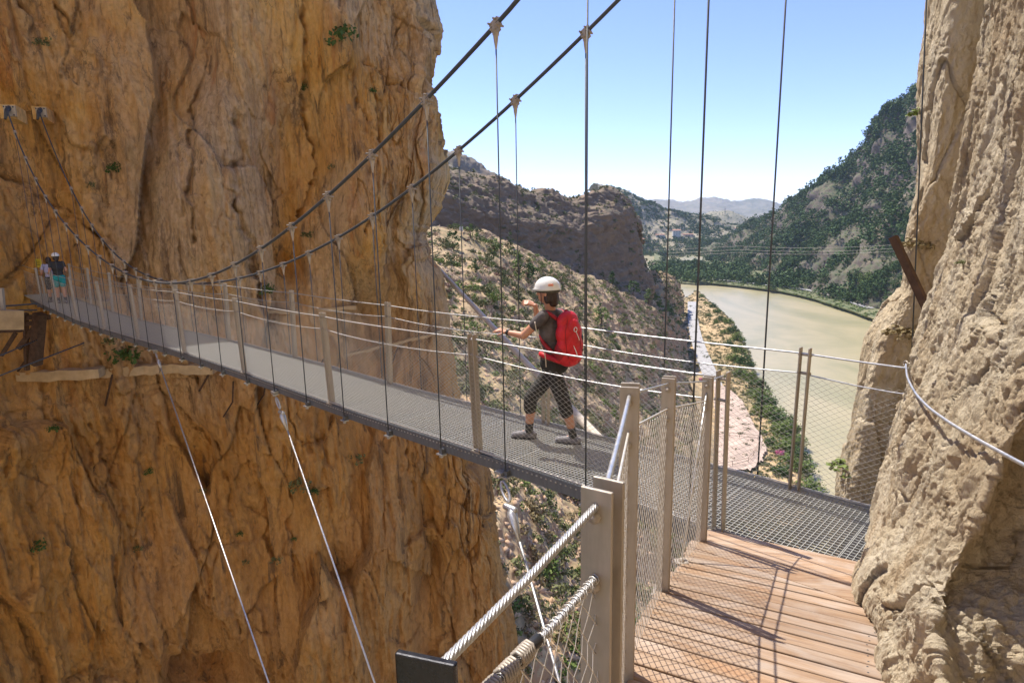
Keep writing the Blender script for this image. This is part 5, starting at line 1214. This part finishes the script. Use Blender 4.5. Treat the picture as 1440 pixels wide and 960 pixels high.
far_t=[(1010,391,15),(1024,396,12),(1047,399,19),(1038,398,16),(990,388,14),(975,385,15),(1062,398,11),(1085,402,10),(1180,398,18),(1192,402,17),(1204,400,19),(1216,404,18),(1228,408,18),(1240,411,19),(1252,414,18),(1264,418,18),(1208,410,15),(1222,414,15),(1236,420,15),(1250,424,15),(1168,396,14),(1156,394,13),(1172,404,12),(1190,412,12),(1262,430,14),(1246,432,10),(1276,425,17),(1140,398,12),(1128,396,10),(1100,398,9),(1200,392,17),(1218,394,16),(1234,398,17),(1252,402,17)]
far_t.sort()
for k,(x,y,h) in enumerate(far_t):
    p=on_surf(mtn if y<415 else bankR,x,y+3,5) if True else None; q=atz(x,y+4,-94.5); p=q if y>=396 and x>1090 or x<1090 and y>400 else p
    tree_thing('bank_tree',p,h*.85,'tree%d'%(k%4),'pine' if k%3 else 'green','rounded green tree by the far lake shore, %s counted from the left'%nth(k),'trees along the far lake shore',.75,seed=k)
# cliff plants
for k,(x,y,s) in enumerate(sorted(((487,62,.75),(180,502,.8),(66,68,.35),(428,125,.3),(528,128,.25),(160,240,.35),(503,650,.5),(422,690,.55),(350,790,.2),(388,790,.3),(210,665,.25),(80,600,.3),(200,770,.25),(338,752,.25),(436,335,.3),(380,410,.4),(160,480,.3),(290,690,.2),(415,760,.2),(445,695,.35),(135,262,.2),(465,240,.2),(60,770,.4)))):
    p=on_surf(CL,x,y,4); t=thing('cliff_plant',('largest dark green tuft, high on the cliff near its right edge' if x==487 else 'small green tuft on the orange cliff, %s counted from the left'%nth(k)),'plant',tuple(p+np.array([0,-.1,0])),'small plants on the cliff'); t.scale=(s*1.1,s*.7,s*1.1); link('leaves',vmesh('bush%d'%(k%4),('pine','shrub')[k%2]),t)
for lab,Pg,x,y,s,mt in (('bright leafy sprig sprouting from the buttress edge high on the right',BS,1286,160,.16,'green'),('yellowish plant on the buttress behind the iron bar',BS,1281,350,.22,'shrubdry'),('small green plant at the foot of the buttress by the fence',BS,1184,660,.28,'green'),('tiny plant in a crack of the right foreground rock',NW,1350,372,.06,'shrub'),('dry plant hanging on the buttress below the iron bar',BS,1262,470,.25,'shrubdry')):
    p=on_surf(Pg,x,y,5); t=thing('rock_plant',lab,'plant',tuple(p)); t.scale=(s*1.1,s,s*.6); link('leaves',vmesh('bush2',mt),t)
for k,(x,y) in enumerate(((905,850),(893,880),(884,862))):
    p=onramp(x,y)+np.array([-.03,0,-.05]); 
# ================================================================ FAR MAN-MADE THINGS
def house(x,y,wd,dp,h,lab,wallm='wall'):
    p=on_surf(mid,x,y,5); t=thing('far_house',lab,'house',tuple(p)); link('wall',MB().box((0,0,h/2-3),(wd/2,0,0),(0,dp/2,0),(0,0,h/2+3)).me('wall',M[wallm]),t)
    g=MB(); V=[(-wd/2-1,-dp/2-1,h),(wd/2+1,-dp/2-1,h),(wd/2+1,dp/2+1,h),(-wd/2-1,dp/2+1,h),(-wd/2-1,0,h+dp*.22),(wd/2+1,0,h+dp*.22)]; g.add(V,[(0,1,5,4),(2,3,4,5),(0,4,3),(1,2,5),(3,2,1,0)]); link('roof',g.me('roof',M['roof']),t)
    wm=MB().box((0,0,0),(1.1,0,0),(0,.15,0),(0,0,1.1)).me('window',M['glass']); n_=max(2,int(wd/7))
    for k in range(n_):
        for z_ in ([h*.3,h*.7] if h>9 else [h*.5]): link('window',wm,t,(-wd/2+(k+.5)*wd/n_,-dp/2-.1,z_))
house(947,329,22,14,16,'tall pale building block among the trees on the middle hill'); house(930,329,26,10,7,'long low white house left of the tall building on the middle hill'); house(968,328,34,9,6,'long low house right of the tall building on the middle hill','pad'); house(902,335,18,9,7,'small white house at the left foot of the middle hill'); house(1040,322,14,8,6,'small pale house near the right end of the middle hill')
def pylon(p,h,lab):
    t=thing('power_pylon',lab,'pylon',tuple(p)); 
    for sx in (-1,1):
        for sy in (-1,1): link('leg',MB().bar((sx*h*.09,sy*h*.09,-2),(sx*h*.012,sy*h*.012,h*.8),h*.012,h*.012).me('leg',M['dark']),t)
    for z_ in (.68,.8,.92): link('cross_arm',MB().bar((-h*.16,0,h*z_),(h*.16,0,h*z_),h*.012,h*.012).me('cross_arm',M['dark']),t)
    link('mast',MB().bar((0,0,h*.75),(0,0,h),h*.012,h*.012).me('mast',M['dark']),t)
    g=MB()
    for k in range(7):
        z1=h*.8*k/7;z2=h*.8*(k+1)/7;f1=.09-(.078*k/7);f2=.09-(.078*(k+1)/7); g.bar((-h*f1,-h*f1,z1),(h*f2,-h*f2,z2),h*.006,h*.006); g.bar((h*f1,-h*f1,z1),(-h*f2,-h*f2,z2),h*.006,h*.006)
    link('lattice',tagm(g.me('lattice',M['dark'])),t)
def tagm(m): return m
pylon(on_surf(TER['small_hill'],1019,297,6),42,'lattice power pylon on the small far hill'); pylon(on_surf(mid,949,300,8),38,'lattice power pylon on the skyline of the middle hill'); pylon(on_surf(TER['distant_peak'],664,232,8),30,'lattice power pylon beside the distant blue peak')
for k,(a,b) in enumerate(((344,346),(349,353),(353,357))):
    A_=aty(1040,a+2,760);B_=aty(1262,a,640); L=[A_*(1-t)+B_*t-UP*9*4*t*(1-t)*.3 for t in np.linspace(0,1,20)]; L=[A_+(A_-B_)*.6-UP*4]+L+[B_+(B_-A_)*.5]
    o=link('power_line',MB().tube(L,.10,4).me('power_line',M['pipe'],True)); tag(o,('highest','middle','lowest')[k]+' of the three power lines crossing in front of the right mountain','power line')
# low wire fence round the yard
yf=thing('yard_fence','thin dark fence around the lower end of the gravel yard','fence',tuple(atz(1066,620,-92.8))); o0=-Vector(yf.location)
pts=[atz(*q,-92.8) for q in ((1010,612),(1026,614),(1040,615),(1066,618),(1068,626),(1060,640),(1052,650),(1030,655),(1008,658))]
for p in pts: o=link('post',MB().tube([p,p+UP*2],.09,5).me('post',M['rust']),yf); o.matrix_parent_inverse=Matrix.Translation(o0)
for h in (.7,1.9): o=link('rail',MB().tube([p+UP*h for p in pts],.07,4).me('rail',M['rust']),yf); o.matrix_parent_inverse=Matrix.Translation(o0)
# small building beside the yard road on the left hill
q=on_surf(hill,650,326,6); t=thing('utility_box','small white utility cabinet on a post at the top of the dry hillside','cabinet',tuple(q)); link('box',MB().box((0,0,2),(.5,0,0),(0,.4,0),(0,0,.6)).me('box',M['wall']),t); link('post',MB().tube([(0,0,-.3),(0,0,1.5)],.1,6).me('post',M['steel']),t)
# ================================================================ HAZE
g=MB().box((0,5800,80),(12500,0,0),(0,6800,0),(0,0,190)); hm=bpy.data.materials.new('haze_air'); hm.use_nodes=True; nt=hm.node_tree
for n_ in list(nt.nodes): nt.nodes.remove(n_)
mo=N(nt,'OutputMaterial'); pv=N(nt,'VolumePrincipled'); pv.inputs['Color'].default_value=(.62,.78,1,1); pv.inputs['Density'].default_value=.00005; pv.inputs['Anisotropy'].default_value=.3
nt.links.new(pv.outputs[0],mo.inputs['Volume']); hz=g.ob('haze',hm); tag(hz,'thin blue daylight haze over the valley',None,None,'stuff')
